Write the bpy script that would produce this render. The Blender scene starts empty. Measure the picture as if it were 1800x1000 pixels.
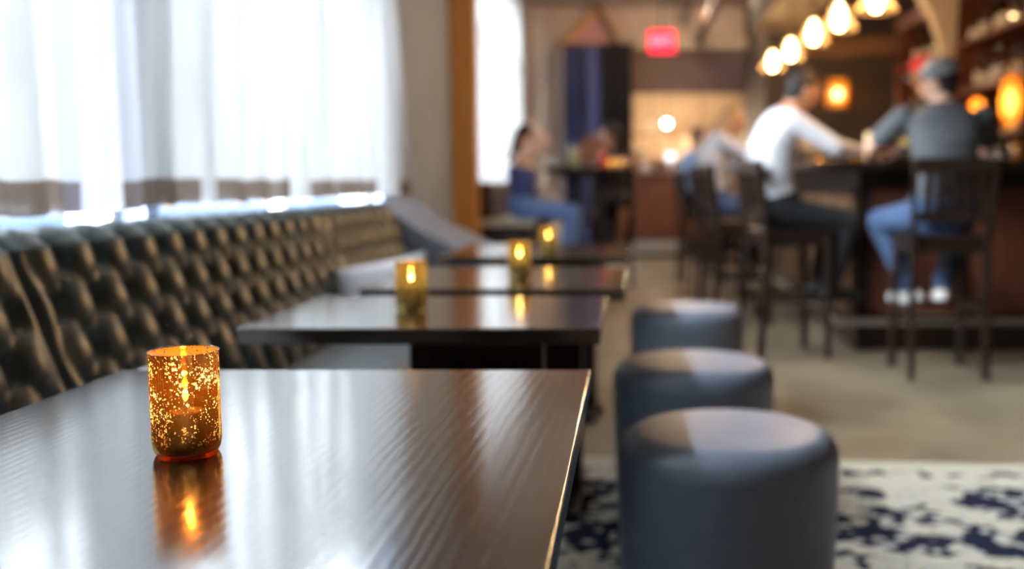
import bpy, bmesh, math, random
from mathutils import Vector, Matrix, noise
random.seed(7)
R = math.radians
PI = math.pi
sc = bpy.context.scene
C = sc.collection

# ---------------------------------------------------------------- camera
cam_d = bpy.data.cameras.new('camera')
cam = bpy.data.objects.new('camera', cam_d); C.objects.link(cam)
cam.location = (0, 0, 1.056)
cam.rotation_euler = (R(90) - math.atan(0.1), 0, 0)
cam_d.sensor_width = 36; cam_d.lens = 36
cam_d.shift_x = -210 / 1800
cam_d.clip_start = 0.02; cam_d.clip_end = 200
cam_d.dof.use_dof = True
cam_d.dof.focus_distance = 1.17
cam_d.dof.aperture_fstop = 2.1
sc.camera = cam
sc.view_settings.view_transform = 'Standard'
sc.view_settings.look = 'None'
sc.view_settings.exposure = 0.2
sc.view_settings.gamma = 1
sc.view_settings.use_curve_mapping = False
sc.cycles.use_denoising = True
sc.cycles.max_bounces = 10
sc.cycles.transparent_max_bounces = 24
sc.cycles.sample_clamp_indirect = 6
sc.cycles.caustics_reflective = False
sc.cycles.caustics_refractive = False

# ---------------------------------------------------------------- world: overcast daylight
SKY = 165.0
w = bpy.data.worlds.new('overcast_sky'); sc.world = w; w.use_nodes = True
nt = w.node_tree; nt.nodes.clear()
o_ = nt.nodes.new('ShaderNodeOutputWorld'); b_ = nt.nodes.new('ShaderNodeBackground')
tc = nt.nodes.new('ShaderNodeTexCoord'); sx = nt.nodes.new('ShaderNodeSeparateXYZ')
cr = nt.nodes.new('ShaderNodeValToRGB')
cr.color_ramp.elements[0].position = 0.0; cr.color_ramp.elements[0].color = (0.40, 0.44, 0.48, 1)
cr.color_ramp.elements[1].position = 1.0; cr.color_ramp.elements[1].color = (0.82, 0.91, 1.0, 1)
mr = nt.nodes.new('ShaderNodeMapRange'); mr.inputs['From Min'].default_value = -0.05
nt.links.new(tc.outputs['Generated'], sx.inputs[0]); nt.links.new(sx.outputs['Z'], mr.inputs['Value'])
nt.links.new(mr.outputs[0], cr.inputs[0]); nt.links.new(cr.outputs[0], b_.inputs[0])
b_.inputs[1].default_value = SKY; nt.links.new(b_.outputs[0], o_.inputs[0])

def portal(y0, y1, z0, z1):
    l = bpy.data.lights.new('window_portal', 'AREA'); l.shape = 'RECTANGLE'
    l.size = z1 - z0; l.size_y = y1 - y0; l.cycles.is_portal = True
    o = bpy.data.objects.new('window_portal', l); C.objects.link(o)
    o.location = (-1.70, (y0 + y1) / 2, (z0 + z1) / 2); o.rotation_euler = (0, R(-90), 0)
WINDOWS = [(1.35, 3.27, 0.80, 3.16), (3.37, 6.36, 0.80, 3.16), (9.25, 13.9, 0.95, 3.50)]
for wn in WINDOWS: portal(*wn)
REAR = []       # shop front glazing at the near end of the room
def portal_rear(x0, x1, z0, z1):
    l = bpy.data.lights.new('window_portal', 'AREA'); l.shape = 'RECTANGLE'
    l.size = x1 - x0; l.size_y = z1 - z0; l.cycles.is_portal = True
    o = bpy.data.objects.new('window_portal', l); C.objects.link(o)
    o.location = ((x0 + x1) / 2, -2.45, (z0 + z1) / 2); o.rotation_euler = (R(90), 0, 0)
for wn in REAR: portal_rear(*wn)

# ================================================================ helpers
def tag(o, label=None, cat=None, group=None, kind=None):
    if label: o['label'] = label
    if cat: o['category'] = cat
    if group: o['group'] = group
    if kind: o['kind'] = kind
    return o

def thing(name, label, cat, loc=(0, 0, 0), rotz=0.0, group=None):
    o = bpy.data.objects.new(name, None); C.objects.link(o)
    o.location = loc; o.rotation_euler = (0, 0, rotz); o.empty_display_size = 0.1
    return tag(o, label, cat, group)

def link(name, me, m, parent=None, smooth=False):
    o = bpy.data.objects.new(name, me); C.objects.link(o)
    if m is not None:
        me.materials.clear(); me.materials.append(m)
    if smooth: me.polygons.foreach_set('use_smooth', [True] * len(me.polygons))
    if parent is not None: o.parent = parent
    return o

def copy_tree(o, parent=None):
    c = o.copy(); C.objects.link(c); c.parent = parent
    for ch in list(o.children): copy_tree(ch, c)
    return c

class MB:
    """collects shapes, builds one mesh"""
    def __init__(self): self.v = []; self.f = []
    def add(self, vs, fs):
        n = len(self.v); self.v += [Vector(p) for p in vs]; self.f += [[i + n for i in f] for f in fs]; return self
    def box(self, c, s, rot=None):
        x, y, z = s[0] / 2, s[1] / 2, s[2] / 2
        vs = [Vector((a * x, b * y, d * z)) for a in (-1, 1) for b in (-1, 1) for d in (-1, 1)]
        if rot is not None: vs = [rot @ p for p in vs]
        vs = [p + Vector(c) for p in vs]
        return self.add(vs, [[0, 1, 3, 2], [4, 6, 7, 5], [0, 4, 5, 1], [2, 3, 7, 6], [0, 2, 6, 4], [1, 5, 7, 3]])
    def span(self, a, b):
        return self.box([(a[i] + b[i]) / 2 for i in range(3)], [abs(b[i] - a[i]) for i in range(3)])
    def bar(self, p0, p1, wd, dp):
        p0, p1 = Vector(p0), Vector(p1); d = p1 - p0
        q = d.to_track_quat('Z', 'Y').to_matrix()
        return self.box((p0 + p1) / 2, (wd, dp, d.length), q)
    def tube(self, p0, p1, r0, r1=None, n=12, cap=True):
        r1 = r0 if r1 is None else r1
        p0, p1 = Vector(p0), Vector(p1); d = (p1 - p0)
        q = d.to_track_quat('Z', 'Y').to_matrix(); vs = []
        for p, r in ((p0, r0), (p1, r1)):
            for i in range(n):
                a = 2 * PI * i / n; vs.append(p + q @ Vector((r * math.cos(a), r * math.sin(a), 0)))
        fs = [[i, (i + 1) % n, n + (i + 1) % n, n + i] for i in range(n)]
        if cap: fs += [list(range(n))[::-1], list(range(n, 2 * n))]
        return self.add(vs, fs)
    def ell(self, c, rad, axes=None, nu=16, nv=10):
        vs = []; fs = []; A = axes or Matrix.Identity(3); c = Vector(c)
        for j in range(1, nv):
            t = PI * j / nv
            for i in range(nu):
                a = 2 * PI * i / nu
                vs.append(c + A @ Vector((rad[0] * math.sin(t) * math.cos(a), rad[1] * math.sin(t) * math.sin(a), rad[2] * math.cos(t))))
        top = len(vs); vs.append(c + A @ Vector((0, 0, rad[2]))); bot = len(vs); vs.append(c + A @ Vector((0, 0, -rad[2])))
        for j in range(nv - 2):
            for i in range(nu):
                fs.append([j * nu + i, (j + 1) * nu + i, (j + 1) * nu + (i + 1) % nu, j * nu + (i + 1) % nu])
        for i in range(nu):
            fs.append([top, i, (i + 1) % nu]); fs.append([bot, (nv - 2) * nu + (i + 1) % nu, (nv - 2) * nu + i])
        return self.add(vs, fs)
    def cone_capsule(self, p0, p1, r0, r1, n=14):
        self.tube(p0, p1, r0, r1, n); self.ell(p0, (r0,) * 3, None, n, 8); self.ell(p1, (r1,) * 3, None, n, 8); return self
    def lathe(self, prof, c=(0, 0, 0), n=32, closed=False, cap_ends=False):
        m = len(prof); vs = []
        for r, z in prof:
            for i in range(n):
                a = 2 * PI * i / n; vs.append(Vector((c[0] + r * math.cos(a), c[1] + r * math.sin(a), c[2] + z)))
        fs = []
        for j in range(m if closed else m - 1):
            k = (j + 1) % m
            for i in range(n):
                fs.append([j * n + i, j * n + (i + 1) % n, k * n + (i + 1) % n, k * n + i])
        if cap_ends:
            fs.append(list(range(n))[::-1]); fs.append(list(range((m - 1) * n, m * n)))
        return self.add(vs, fs)
    def path(self, pts, r, n=8):
        for a, b in zip(pts[:-1], pts[1:]): self.tube(a, b, r, r, n)
        return self
    def loft(self, rings, cap=True):
        n = len(rings[0]); vs = [p for r in rings for p in r]; fs = []
        for j in range(len(rings) - 1):
            for i in range(n):
                fs.append([j * n + i, j * n + (i + 1) % n, (j + 1) * n + (i + 1) % n, (j + 1) * n + i])
        if cap: fs += [list(range(n))[::-1], list(range((len(rings) - 1) * n, len(rings) * n))]
        return self.add(vs, fs)
    def mesh(self, name='mesh'):
        me = bpy.data.meshes.new(name); me.from_pydata([tuple(p) for p in self.v], [], self.f); me.update()
        bm = bmesh.new(); bm.from_mesh(me); bmesh.ops.recalc_face_normals(bm, faces=bm.faces); bm.to_mesh(me); bm.free()
        return me
    def build(self, name, m, parent=None, smooth=False, bevel=0, seg=2, auto=None):
        me = self.mesh(name); o = link(name, me, m, parent, smooth)
        if bevel:
            b = o.modifiers.new('bevel', 'BEVEL'); b.width = bevel; b.segments = seg; b.limit_method = 'ANGLE'
            b.harden_normals = True
            me.polygons.foreach_set('use_smooth', [True] * len(me.polygons)); me.set_sharp_from_angle(angle=R(40)) if not smooth else None
        elif auto:
            me.polygons.foreach_set('use_smooth', [True] * len(me.polygons)); me.set_sharp_from_angle(angle=R(auto))
        return o

def remeshed(mb, vox, it=4):
    """fuse overlapping closed shapes into one continuous surface"""
    me = mb.mesh('t'); o = bpy.data.objects.new('t', me); C.objects.link(o)
    r = o.modifiers.new('r', 'REMESH'); r.mode = 'VOXEL'; r.voxel_size = vox
    s = o.modifiers.new('s', 'SMOOTH'); s.iterations = it; s.factor = 0.5
    dg = bpy.context.evaluated_depsgraph_get(); ev = o.evaluated_get(dg)
    out = bpy.data.meshes.new_from_object(ev, depsgraph=dg)
    bpy.data.objects.remove(o); bpy.data.meshes.remove(me)
    return out

# ---------------------------------------------------------------- materials
def newmat(name):
    m = bpy.data.materials.new(name); m.use_nodes = True; n = m.node_tree
    return m, n, n.nodes['Principled BSDF']

def pbr(name, col, rough=0.5, metal=0.0, var=0.0, vscale=20, bump=0.0, bscale=60, spec=0.5, sheen=0.0, coat=0.0, trans=0.0, col2=None, stretch=None, emit=None, estr=0.0):
    m, n, p = newmat(name)
    p.inputs['Base Color'].default_value = (*col, 1); p.inputs['Roughness'].default_value = rough
    p.inputs['Metallic'].default_value = metal; p.inputs['Specular IOR Level'].default_value = spec
    p.inputs['Sheen Weight'].default_value = sheen; p.inputs['Coat Weight'].default_value = coat
    p.inputs['Transmission Weight'].default_value = trans
    if emit: p.inputs['Emission Color'].default_value = (*emit, 1); p.inputs['Emission Strength'].default_value = estr
    if var or col2 or bump:
        tcn = n.nodes.new('ShaderNodeTexCoord'); mp = n.nodes.new('ShaderNodeMapping')
        if stretch: mp.inputs['Scale'].default_value = stretch
        n.links.new(tcn.outputs['Object'], mp.inputs[0])
    if var or col2:
        t = n.nodes.new('ShaderNodeTexNoise'); t.inputs['Scale'].default_value = vscale; t.inputs['Detail'].default_value = 6
        t.inputs['Distortion'].default_value = 0.6
        r = n.nodes.new('ShaderNodeValToRGB'); c2 = col2 or tuple(min(1, c * (1 + var)) for c in col); c1 = col if col2 else tuple(c * (1 - var) for c in col)
        r.color_ramp.elements[0].position = 0.35; r.color_ramp.elements[1].position = 0.65
        r.color_ramp.elements[0].color = (*c1, 1); r.color_ramp.elements[1].color = (*c2, 1)
        n.links.new(mp.outputs[0], t.inputs['Vector']); n.links.new(t.outputs['Fac'], r.inputs[0]); n.links.new(r.outputs[0], p.inputs['Base Color'])
    if bump:
        t2 = n.nodes.new('ShaderNodeTexNoise'); t2.inputs['Scale'].default_value = bscale; t2.inputs['Detail'].default_value = 4
        bp = n.nodes.new('ShaderNodeBump'); bp.inputs['Strength'].default_value = bump; bp.inputs['Distance'].default_value = 0.01
        n.links.new(mp.outputs[0], t2.inputs['Vector']); n.links.new(t2.outputs['Fac'], bp.inputs['Height']); n.links.new(bp.outputs[0], p.inputs['Normal'])
    return m

def emis(name, col, s):
    m = bpy.data.materials.new(name); m.use_nodes = True; n = m.node_tree; n.nodes.clear()
    e = n.nodes.new('ShaderNodeEmission'); e.inputs[0].default_value = (*col, 1); e.inputs[1].default_value = s
    o = n.nodes.new('ShaderNodeOutputMaterial'); n.links.new(e.outputs[0], o.inputs[0]); return m

def sheer(name, col, transp, transl, tcol=None):
    m = bpy.data.materials.new(name); m.use_nodes = True; n = m.node_tree; n.nodes.clear()
    o = n.nodes.new('ShaderNodeOutputMaterial')
    tcn = n.nodes.new('ShaderNodeTexCoord'); mp = n.nodes.new('ShaderNodeMapping'); mp.inputs['Scale'].default_value = (1, 1, 0.08)
    nz = n.nodes.new('ShaderNodeTexNoise'); nz.inputs['Scale'].default_value = 25
    mrr = n.nodes.new('ShaderNodeMapRange'); mrr.inputs['To Min'].default_value = transp * 0.75; mrr.inputs['To Max'].default_value = transp * 1.25
    n.links.new(tcn.outputs['Object'], mp.inputs[0]); n.links.new(mp.outputs[0], nz.inputs['Vector']); n.links.new(nz.outputs['Fac'], mrr.inputs['Value'])
    d = n.nodes.new('ShaderNodeBsdfDiffuse'); d.inputs[0].default_value = (*col, 1)
    t = n.nodes.new('ShaderNodeBsdfTranslucent'); t.inputs[0].default_value = (*(tcol or col), 1)
    tr = n.nodes.new('ShaderNodeBsdfTransparent')
    m1 = n.nodes.new('ShaderNodeMixShader'); m1.inputs[0].default_value = transl
    m2 = n.nodes.new('ShaderNodeMixShader')
    n.links.new(d.outputs[0], m1.inputs[1]); n.links.new(t.outputs[0], m1.inputs[2])
    n.links.new(mrr.outputs[0], m2.inputs[0]); n.links.new(m1.outputs[0], m2.inputs[1]); n.links.new(tr.outputs[0], m2.inputs[2])
    n.links.new(m2.outputs[0], o.inputs[0]); return m

def thin_glass(name, tint=(1, 1, 1), refl=0.12, rough=0.02):
    m = bpy.data.materials.new(name); m.use_nodes = True; n = m.node_tree; n.nodes.clear()
    o = n.nodes.new('ShaderNodeOutputMaterial'); tr = n.nodes.new('ShaderNodeBsdfTransparent'); tr.inputs[0].default_value = (*tint, 1)
    g = n.nodes.new('ShaderNodeBsdfGlossy'); g.inputs['Roughness'].default_value = rough
    fr = n.nodes.new('ShaderNodeLayerWeight'); fr.inputs[0].default_value = 0.5
    pw = n.nodes.new('ShaderNodeMath'); pw.operation = 'POWER'; pw.inputs[1].default_value = 4.0; n.links.new(fr.outputs['Facing'], pw.inputs[0])
    mr_ = n.nodes.new('ShaderNodeMapRange'); mr_.inputs['To Min'].default_value = refl * 0.25; mr_.inputs['To Max'].default_value = min(0.85, 0.4 + refl); n.links.new(pw.outputs[0], mr_.inputs['Value'])
    mx = n.nodes.new('ShaderNodeMixShader'); n.links.new(mr_.outputs[0], mx.inputs[0])
    n.links.new(tr.outputs[0], mx.inputs[1]); n.links.new(g.outputs[0], mx.inputs[2]); n.links.new(mx.outputs[0], o.inputs[0]); return m

def wood_table():
    m, n, p = newmat('dark_stained_oak')
    tcn = n.nodes.new('ShaderNodeTexCoord'); mp = n.nodes.new('ShaderNodeMapping')
    mp.inputs['Rotation'].default_value = (0, 0, R(11)); mp.inputs['Scale'].default_value = (1, 0.13, 1)
    n.links.new(tcn.outputs['Object'], mp.inputs[0])
    wv = n.nodes.new('ShaderNodeTexWave'); wv.wave_type = 'BANDS'; wv.bands_direction = 'X'
    wv.inputs['Scale'].default_value = 22; wv.inputs['Distortion'].default_value = 9; wv.inputs['Detail'].default_value = 3
    wv.inputs['Detail Scale'].default_value = 0.6
    fn = n.nodes.new('ShaderNodeTexNoise'); fn.inputs['Scale'].default_value = 260; fn.inputs['Detail'].default_value = 5
    mp2 = n.nodes.new('ShaderNodeMapping'); mp2.inputs['Rotation'].default_value = (0, 0, R(11)); mp2.inputs['Scale'].default_value = (1, 0.05, 1)
    n.links.new(tcn.outputs['Object'], mp2.inputs[0]); n.links.new(mp2.outputs[0], fn.inputs['Vector'])
    n.links.new(mp.outputs[0], wv.inputs['Vector'])
    mul = n.nodes.new('ShaderNodeMath'); mul.operation = 'MULTIPLY'
    n.links.new(wv.outputs['Fac'], mul.inputs[0]); n.links.new(fn.outputs['Fac'], mul.inputs[1])
    r = n.nodes.new('ShaderNodeValToRGB'); r.color_ramp.elements[0].color = (0.014, 0.011, 0.010, 1); r.color_ramp.elements[1].color = (0.085, 0.062, 0.050, 1)
    n.links.new(mul.outputs[0], r.inputs[0]); n.links.new(r.outputs[0], p.inputs['Base Color'])
    ro = n.nodes.new('ShaderNodeMapRange'); ro.inputs['To Min'].default_value = 0.13; ro.inputs['To Max'].default_value = 0.20
    n.links.new(fn.outputs['Fac'], ro.inputs['Value']); n.links.new(ro.outputs[0], p.inputs['Roughness'])
    bp = n.nodes.new('ShaderNodeBump'); bp.inputs['Strength'].default_value = 0.6; bp.inputs['Distance'].default_value = 0.0004
    n.links.new(mul.outputs[0], bp.inputs['Height']); n.links.new(bp.outputs[0], p.inputs['Normal'])
    p.inputs['IOR'].default_value = 1.62; p.inputs['Specular IOR Level'].default_value = 0.6
    p.inputs['Coat Weight'].default_value = 1.0; p.inputs['Coat Roughness'].default_value = 0.12; p.inputs['Coat IOR'].default_value = 1.85
    return m

def holder_glass(name, coat_t, gold, speck, dens, coat_mix, glow):
    """mercury glass: metallic coat with clear flecks"""
    m = bpy.data.materials.new(name); m.use_nodes = True; n = m.node_tree; n.nodes.clear(); L = n.links.new
    o = n.nodes.new('ShaderNodeOutputMaterial'); tcn = n.nodes.new('ShaderNodeTexCoord')
    nz = n.nodes.new('ShaderNodeTexNoise'); nz.inputs['Scale'].default_value = 55; nz.inputs['Detail'].default_value = 2
    L(tcn.outputs['Object'], nz.inputs['Vector'])
    def flecks(scale, thr0, thr1):
        v = n.nodes.new('ShaderNodeTexVoronoi'); v.inputs['Scale'].default_value = scale
        wd = n.nodes.new('ShaderNodeVectorMath'); wd.operation = 'SCALE'; wd.inputs['Scale'].default_value = 0.0012
        ad = n.nodes.new('ShaderNodeVectorMath'); n2 = n.nodes.new('ShaderNodeTexNoise'); n2.inputs['Scale'].default_value = 300
        L(tcn.outputs['Object'], n2.inputs['Vector']); L(n2.outputs['Color'], wd.inputs[0]); L(tcn.outputs['Object'], ad.inputs[0]); L(wd.outputs[0], ad.inputs[1])
        L(ad.outputs[0], v.inputs['Vector'])
        # fleck radius varies by cell and by patch
        sp = n.nodes.new('ShaderNodeSeparateColor'); L(v.outputs['Color'], sp.inputs[0])
        pw = n.nodes.new('ShaderNodeMath'); pw.operation = 'POWER'; pw.inputs[1].default_value = 2.2; L(sp.outputs[0], pw.inputs[0])
        m0 = n.nodes.new('ShaderNodeMath'); m0.operation = 'MULTIPLY'; L(pw.outputs[0], m0.inputs[0])
        mrg = n.nodes.new('ShaderNodeMapRange'); mrg.inputs['From Min'].default_value = 0.36; mrg.inputs['From Max'].default_value = 0.66
        mrg.inputs['To Min'].default_value = thr0; mrg.inputs['To Max'].default_value = thr1
        L(nz.outputs['Fac'], mrg.inputs['Value']); L(mrg.outputs[0], m0.inputs[1])
        sb = n.nodes.new('ShaderNodeMath'); sb.operation = 'SUBTRACT'; L(m0.outputs[0], sb.inputs[0]); L(v.outputs['Distance'], sb.inputs[1])
        st = n.nodes.new('ShaderNodeMapRange'); st.inputs['From Min'].default_value = -0.03; st.inputs['From Max'].default_value = 0.06; L(sb.outputs[0], st.inputs['Value'])
        return st
    f1 = flecks(300, 0.05 * dens, 0.62 * dens); f2 = flecks(560, 0.12 * dens, 0.62 * dens)
    mxm = n.nodes.new('ShaderNodeMath'); mxm.operation = 'MAXIMUM'; L(f1.outputs[0], mxm.inputs[0]); L(f2.outputs[0], mxm.inputs[1])
    # fewer flecks towards the foot of the glass, as the coating was sprayed
    sz = n.nodes.new('ShaderNodeSeparateXYZ'); L(tcn.outputs['Object'], sz.inputs[0])
    hz = n.nodes.new('ShaderNodeMapRange'); hz.inputs['From Min'].default_value = 0.0; hz.inputs['From Max'].default_value = 0.07; hz.inputs['To Min'].default_value = 0.15; L(sz.outputs['Z'], hz.inputs['Value'])
    mk = n.nodes.new('ShaderNodeMath'); mk.operation = 'MULTIPLY'; L(mxm.outputs[0], mk.inputs[0]); L(hz.outputs[0], mk.inputs[1])
    tr = n.nodes.new('ShaderNodeBsdfTransparent'); tr.inputs[0].default_value = (*coat_t, 1)
    gl = n.nodes.new('ShaderNodeBsdfGlossy'); gl.inputs[0].default_value = (*gold, 1); gl.inputs['Roughness'].default_value = 0.035
    tb = n.nodes.new('ShaderNodeBsdfTranslucent'); tb.inputs[0].default_value = (*glow, 1)
    c0 = n.nodes.new('ShaderNodeMixShader'); c0.inputs[0].default_value = 0.5; df = n.nodes.new('ShaderNodeBsdfDiffuse'); df.inputs[0].default_value = (*gold, 1); c1 = n.nodes.new('ShaderNodeMixShader'); c1.inputs[0].default_value = 0.55; L(tb.outputs[0], c1.inputs[1]); L(df.outputs[0], c1.inputs[2])
    L(tr.outputs[0], c0.inputs[1]); L(c1.outputs[0], c0.inputs[2])
    ct = n.nodes.new('ShaderNodeMixShader'); ct.inputs[0].default_value = coat_mix; L(c0.outputs[0], ct.inputs[1]); L(gl.outputs[0], ct.inputs[2])
    tl = n.nodes.new('ShaderNodeBsdfTranslucent'); tl.inputs[0].default_value = (*speck, 1)
    t2 = n.nodes.new('ShaderNodeBsdfTransparent'); t2.inputs[0].default_value = (*speck, 1)
    sk = n.nodes.new('ShaderNodeMixShader'); sk.inputs[0].default_value = 0.45; L(tl.outputs[0], sk.inputs[1]); L(t2.outputs[0], sk.inputs[2])
    mx = n.nodes.new('ShaderNodeMixShader'); L(mk.outputs[0], mx.inputs[0]); L(ct.outputs[0], mx.inputs[1]); L(sk.outputs[0], mx.inputs[2])
    L(mx.outputs[0], o.inputs[0]); return m

def rug_mat():
    m, n, p = newmat('rug_floral'); L = n.links.new
    tcn = n.nodes.new('ShaderNodeTexCoord'); nz = n.nodes.new('ShaderNodeTexNoise'); nz.inputs['Scale'].default_value = 9; nz.inputs['Detail'].default_value = 3
    L(tcn.outputs['Object'], nz.inputs['Vector'])
    sc_ = n.nodes.new('ShaderNodeVectorMath'); sc_.operation = 'SCALE'; sc_.inputs['Scale'].default_value = 0.10
    ad = n.nodes.new('ShaderNodeVectorMath'); L(nz.outputs['Color'], sc_.inputs[0]); L(tcn.outputs['Object'], ad.inputs[0]); L(sc_.outputs[0], ad.inputs[1])
    v = n.nodes.new('ShaderNodeTexVoronoi'); v.inputs['Scale'].default_value = 6.5; L(ad.outputs[0], v.inputs['Vector'])
    v2 = n.nodes.new('ShaderNodeTexVoronoi'); v2.inputs['Scale'].default_value = 17; L(ad.outputs[0], v2.inputs['Vector'])
    e = n.nodes.new('ShaderNodeTexVoronoi'); e.feature = 'DISTANCE_TO_EDGE'; e.inputs['Scale'].default_value = 6.5; L(ad.outputs[0], e.inputs['Vector'])
    def step(sock, a, b):
        s = n.nodes.new('ShaderNodeMapRange'); s.inputs['From Min'].default_value = a; s.inputs['From Max'].default_value = b; L(sock, s.inputs['Value']); return s.outputs[0]
    def mixc(f, a, b):
        x = n.nodes.new('ShaderNodeMix'); x.data_type = 'RGBA'; L(f, x.inputs['Factor'])
        for k, c in (('A', a), ('B', b)):
            sock = [i for i in x.inputs if i.name == k and i.type == 'RGBA'][0]
            if isinstance(c, tuple): sock.default_value = (*c, 1)
            else: L(c, sock)
        return [q for q in x.outputs if q.type == 'RGBA'][0]
    cream = (0.50, 0.45, 0.36); navy = (0.012, 0.015, 0.032)
    n3 = n.nodes.new('ShaderNodeTexNoise'); n3.inputs['Scale'].default_value = 5.5; n3.inputs['Detail'].default_value = 2; L(ad.outputs[0], n3.inputs['Vector'])
    field = mixc(step(n3.outputs['Fac'], 0.51, 0.535), navy, cream)
    petal = mixc(step(v2.outputs['Distance'], 0.42, 0.34), field, (0.44, 0.42, 0.38))
    blot = mixc(step(v.outputs['Distance'], 0.26, 0.20), petal, (0.46, 0.42, 0.35))
    ctr = mixc(step(v.outputs['Distance'], 0.10, 0.07), blot, (0.45, 0.20, 0.17))
    stem = mixc(step(e.outputs['Distance'], 0.012, 0.004), ctr, (0.015, 0.018, 0.03))
    # plain border band with dark dashes
    sp = n.nodes.new('ShaderNodeSeparateXYZ'); L(tcn.outputs['Object'], sp.inputs[0])
    b = mixc(step(sp.outputs['Y'], -0.30, -0.29), stem, cream)
    wv = n.nodes.new('ShaderNodeTexNoise'); wv.inputs['Scale'].default_value = 11; L(tcn.outputs['Object'], wv.inputs['Vector'])
    d1 = step(sp.outputs['Y'], -0.21, -0.20); d2 = step(sp.outputs['Y'], -0.10, -0.12); d3 = step(wv.outputs['Fac'], 0.53, 0.56)
    mm = n.nodes.new('ShaderNodeMath'); mm.operation = 'MULTIPLY'; L(d1, mm.inputs[0]); L(d2, mm.inputs[1])
    mm2 = n.nodes.new('ShaderNodeMath'); mm2.operation = 'MULTIPLY'; L(mm.outputs[0], mm2.inputs[0]); L(d3, mm2.inputs[1])
    out = mixc(mm2.outputs[0], b, navy)
    L(out, p.inputs['Base Color']); p.inputs['Roughness'].default_value = 0.95; p.inputs['Specular IOR Level'].default_value = 0.1
    fz = n.nodes.new('ShaderNodeTexNoise'); fz.inputs['Scale'].default_value = 350; L(tcn.outputs['Object'], fz.inputs['Vector'])
    bp = n.nodes.new('ShaderNodeBump'); bp.inputs['Strength'].default_value = 0.5; bp.inputs['Distance'].default_value = 0.004
    L(fz.outputs['Fac'], bp.inputs['Height']); L(bp.outputs[0], p.inputs['Normal']); return m

M = {}
M['floor'] = pbr('polished_concrete', (0.155, 0.115, 0.075), 0.5, col2=(0.27, 0.21, 0.14), vscale=1.6, bump=0.05, bscale=30)
M['ceiling'] = pbr('aged_plaster_ceiling', (0.42, 0.33, 0.25), 0.85, var=0.15, vscale=2)
M['greywall'] = pbr('grey_paint', (0.42, 0.54, 0.82), 0.75, var=0.05, vscale=3, bump=0.05, bscale=80)
M['beige'] = pbr('beige_plaster', (0.62, 0.48, 0.37), 0.85, var=0.1, vscale=1.5)
M['darkwall'] = pbr('dark_brown_paint', (0.085, 0.058, 0.045), 0.6, var=0.2, vscale=2)
M['soffit'] = pbr('mauve_brown_paint', (0.20, 0.13, 0.115), 0.7, var=0.1, vscale=2)
M['kitchen'] = pbr('cream_kitchen_wall', (0.70, 0.52, 0.36), 0.6, var=0.06, vscale=4)
M['orangewood'] = pbr('honey_wood', (0.66, 0.32, 0.07), 0.45, col2=(0.78, 0.40, 0.10), vscale=9, stretch=(6, 6, 0.4))
M['darkwood'] = pbr('dark_walnut', (0.014, 0.008, 0.006), 0.3, col2=(0.028, 0.016, 0.011), vscale=12, stretch=(4, 4, 0.5), spec=0.35)
M['redwood'] = pbr('red_mahogany', (0.10, 0.028, 0.014), 0.35, col2=(0.16, 0.05, 0.024), vscale=8, stretch=(4, 4, 0.5))
M['brownwood'] = pbr('brown_timber', (0.16, 0.075, 0.035), 0.5, col2=(0.22, 0.11, 0.05), vscale=8)
M['table'] = wood_table()
M['black'] = pbr('black_iron', (0.012, 0.012, 0.013), 0.45, 0.4)
M['leather'] = pbr('bottle_green_leather', (0.052, 0.092, 0.104), 0.36, var=0.25, vscale=9, bump=0.05, bscale=220, spec=0.6, coat=0.28)
M['leather'].node_tree.nodes['Principled BSDF'].inputs['Coat IOR'].default_value = 1.75
M['leather'].node_tree.nodes['Principled BSDF'].inputs['Coat Roughness'].default_value = 0.36
M['seatleather'] = pbr('window_sheen_leather', (0.22, 0.25, 0.27), 0.36, var=0.15, vscale=10, bump=0.05, bscale=200, spec=0.6)  # window reflection on the seat put into a lighter grey base
M['plinth'] = pbr('black_plinth', (0.015, 0.015, 0.016), 0.5, var=0.1)
M['stool'] = pbr('grey_stool_leather', (0.17, 0.20, 0.265), 0.40, var=0.06, vscale=14, bump=0.10, bscale=260, spec=0.5)
M['stoolseam'] = pbr('grey_seam_piping', (0.13, 0.14, 0.165), 0.45, var=0.05)
M['pale'] = pbr('pale_grey_paint', (0.21, 0.235, 0.29), 0.6, var=0.04)
M['pillow'] = pbr('pale_lilac_linen', (0.84, 0.82, 0.88), 0.85, var=0.05, bump=0.1, bscale=300, sheen=0.2)
M['tan'] = pbr('tan_leather', (0.36, 0.16, 0.04), 0.5, var=0.1)
M['rug'] = rug_mat()
M['sheer'] = sheer('white_sheer_voile', (0.82, 0.80, 0.80), 0.028, 0.60, (0.068, 0.0667, 0.0662))
M['hem'] = sheer('brown_hem_weave', (0.36, 0.27, 0.21), 0.012, 0.6, (0.017, 0.0122, 0.010))
M['frame'] = pbr('white_window_frame', (0.62, 0.62, 0.60), 0.5, var=0.03)
M['pane'] = thin_glass('window_glass', (0.97, 0.985, 0.98), 0.08)
M['hedge'] = pbr('hedge_leaf', (0.015, 0.036, 0.009), 0.6, col2=(0.032, 0.072, 0.018), vscale=30)
M['pavement'] = pbr('grey_pavement', (0.10, 0.10, 0.10), 0.9, var=0.1, vscale=3)
M['facade'] = pbr('grey_render', (0.032, 0.032, 0.032), 0.9, var=0.05, vscale=1)
M['dimglass'] = pbr('grey_glass', (0.04, 0.045, 0.05), 0.5, var=0.05)
M['amberpane'] = sheer('amber_lantern_glass', (1.0, 0.42, 0.07), 0.40, 0.85)
M['palestone'] = pbr('stone', (0.20, 0.22, 0.24), 0.9, var=0.08, vscale=6)
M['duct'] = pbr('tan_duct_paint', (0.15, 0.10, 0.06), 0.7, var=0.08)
M['skin_fair'] = pbr('fair_skin', (0.90, 0.68, 0.58), 0.5, var=0.04)
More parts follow.
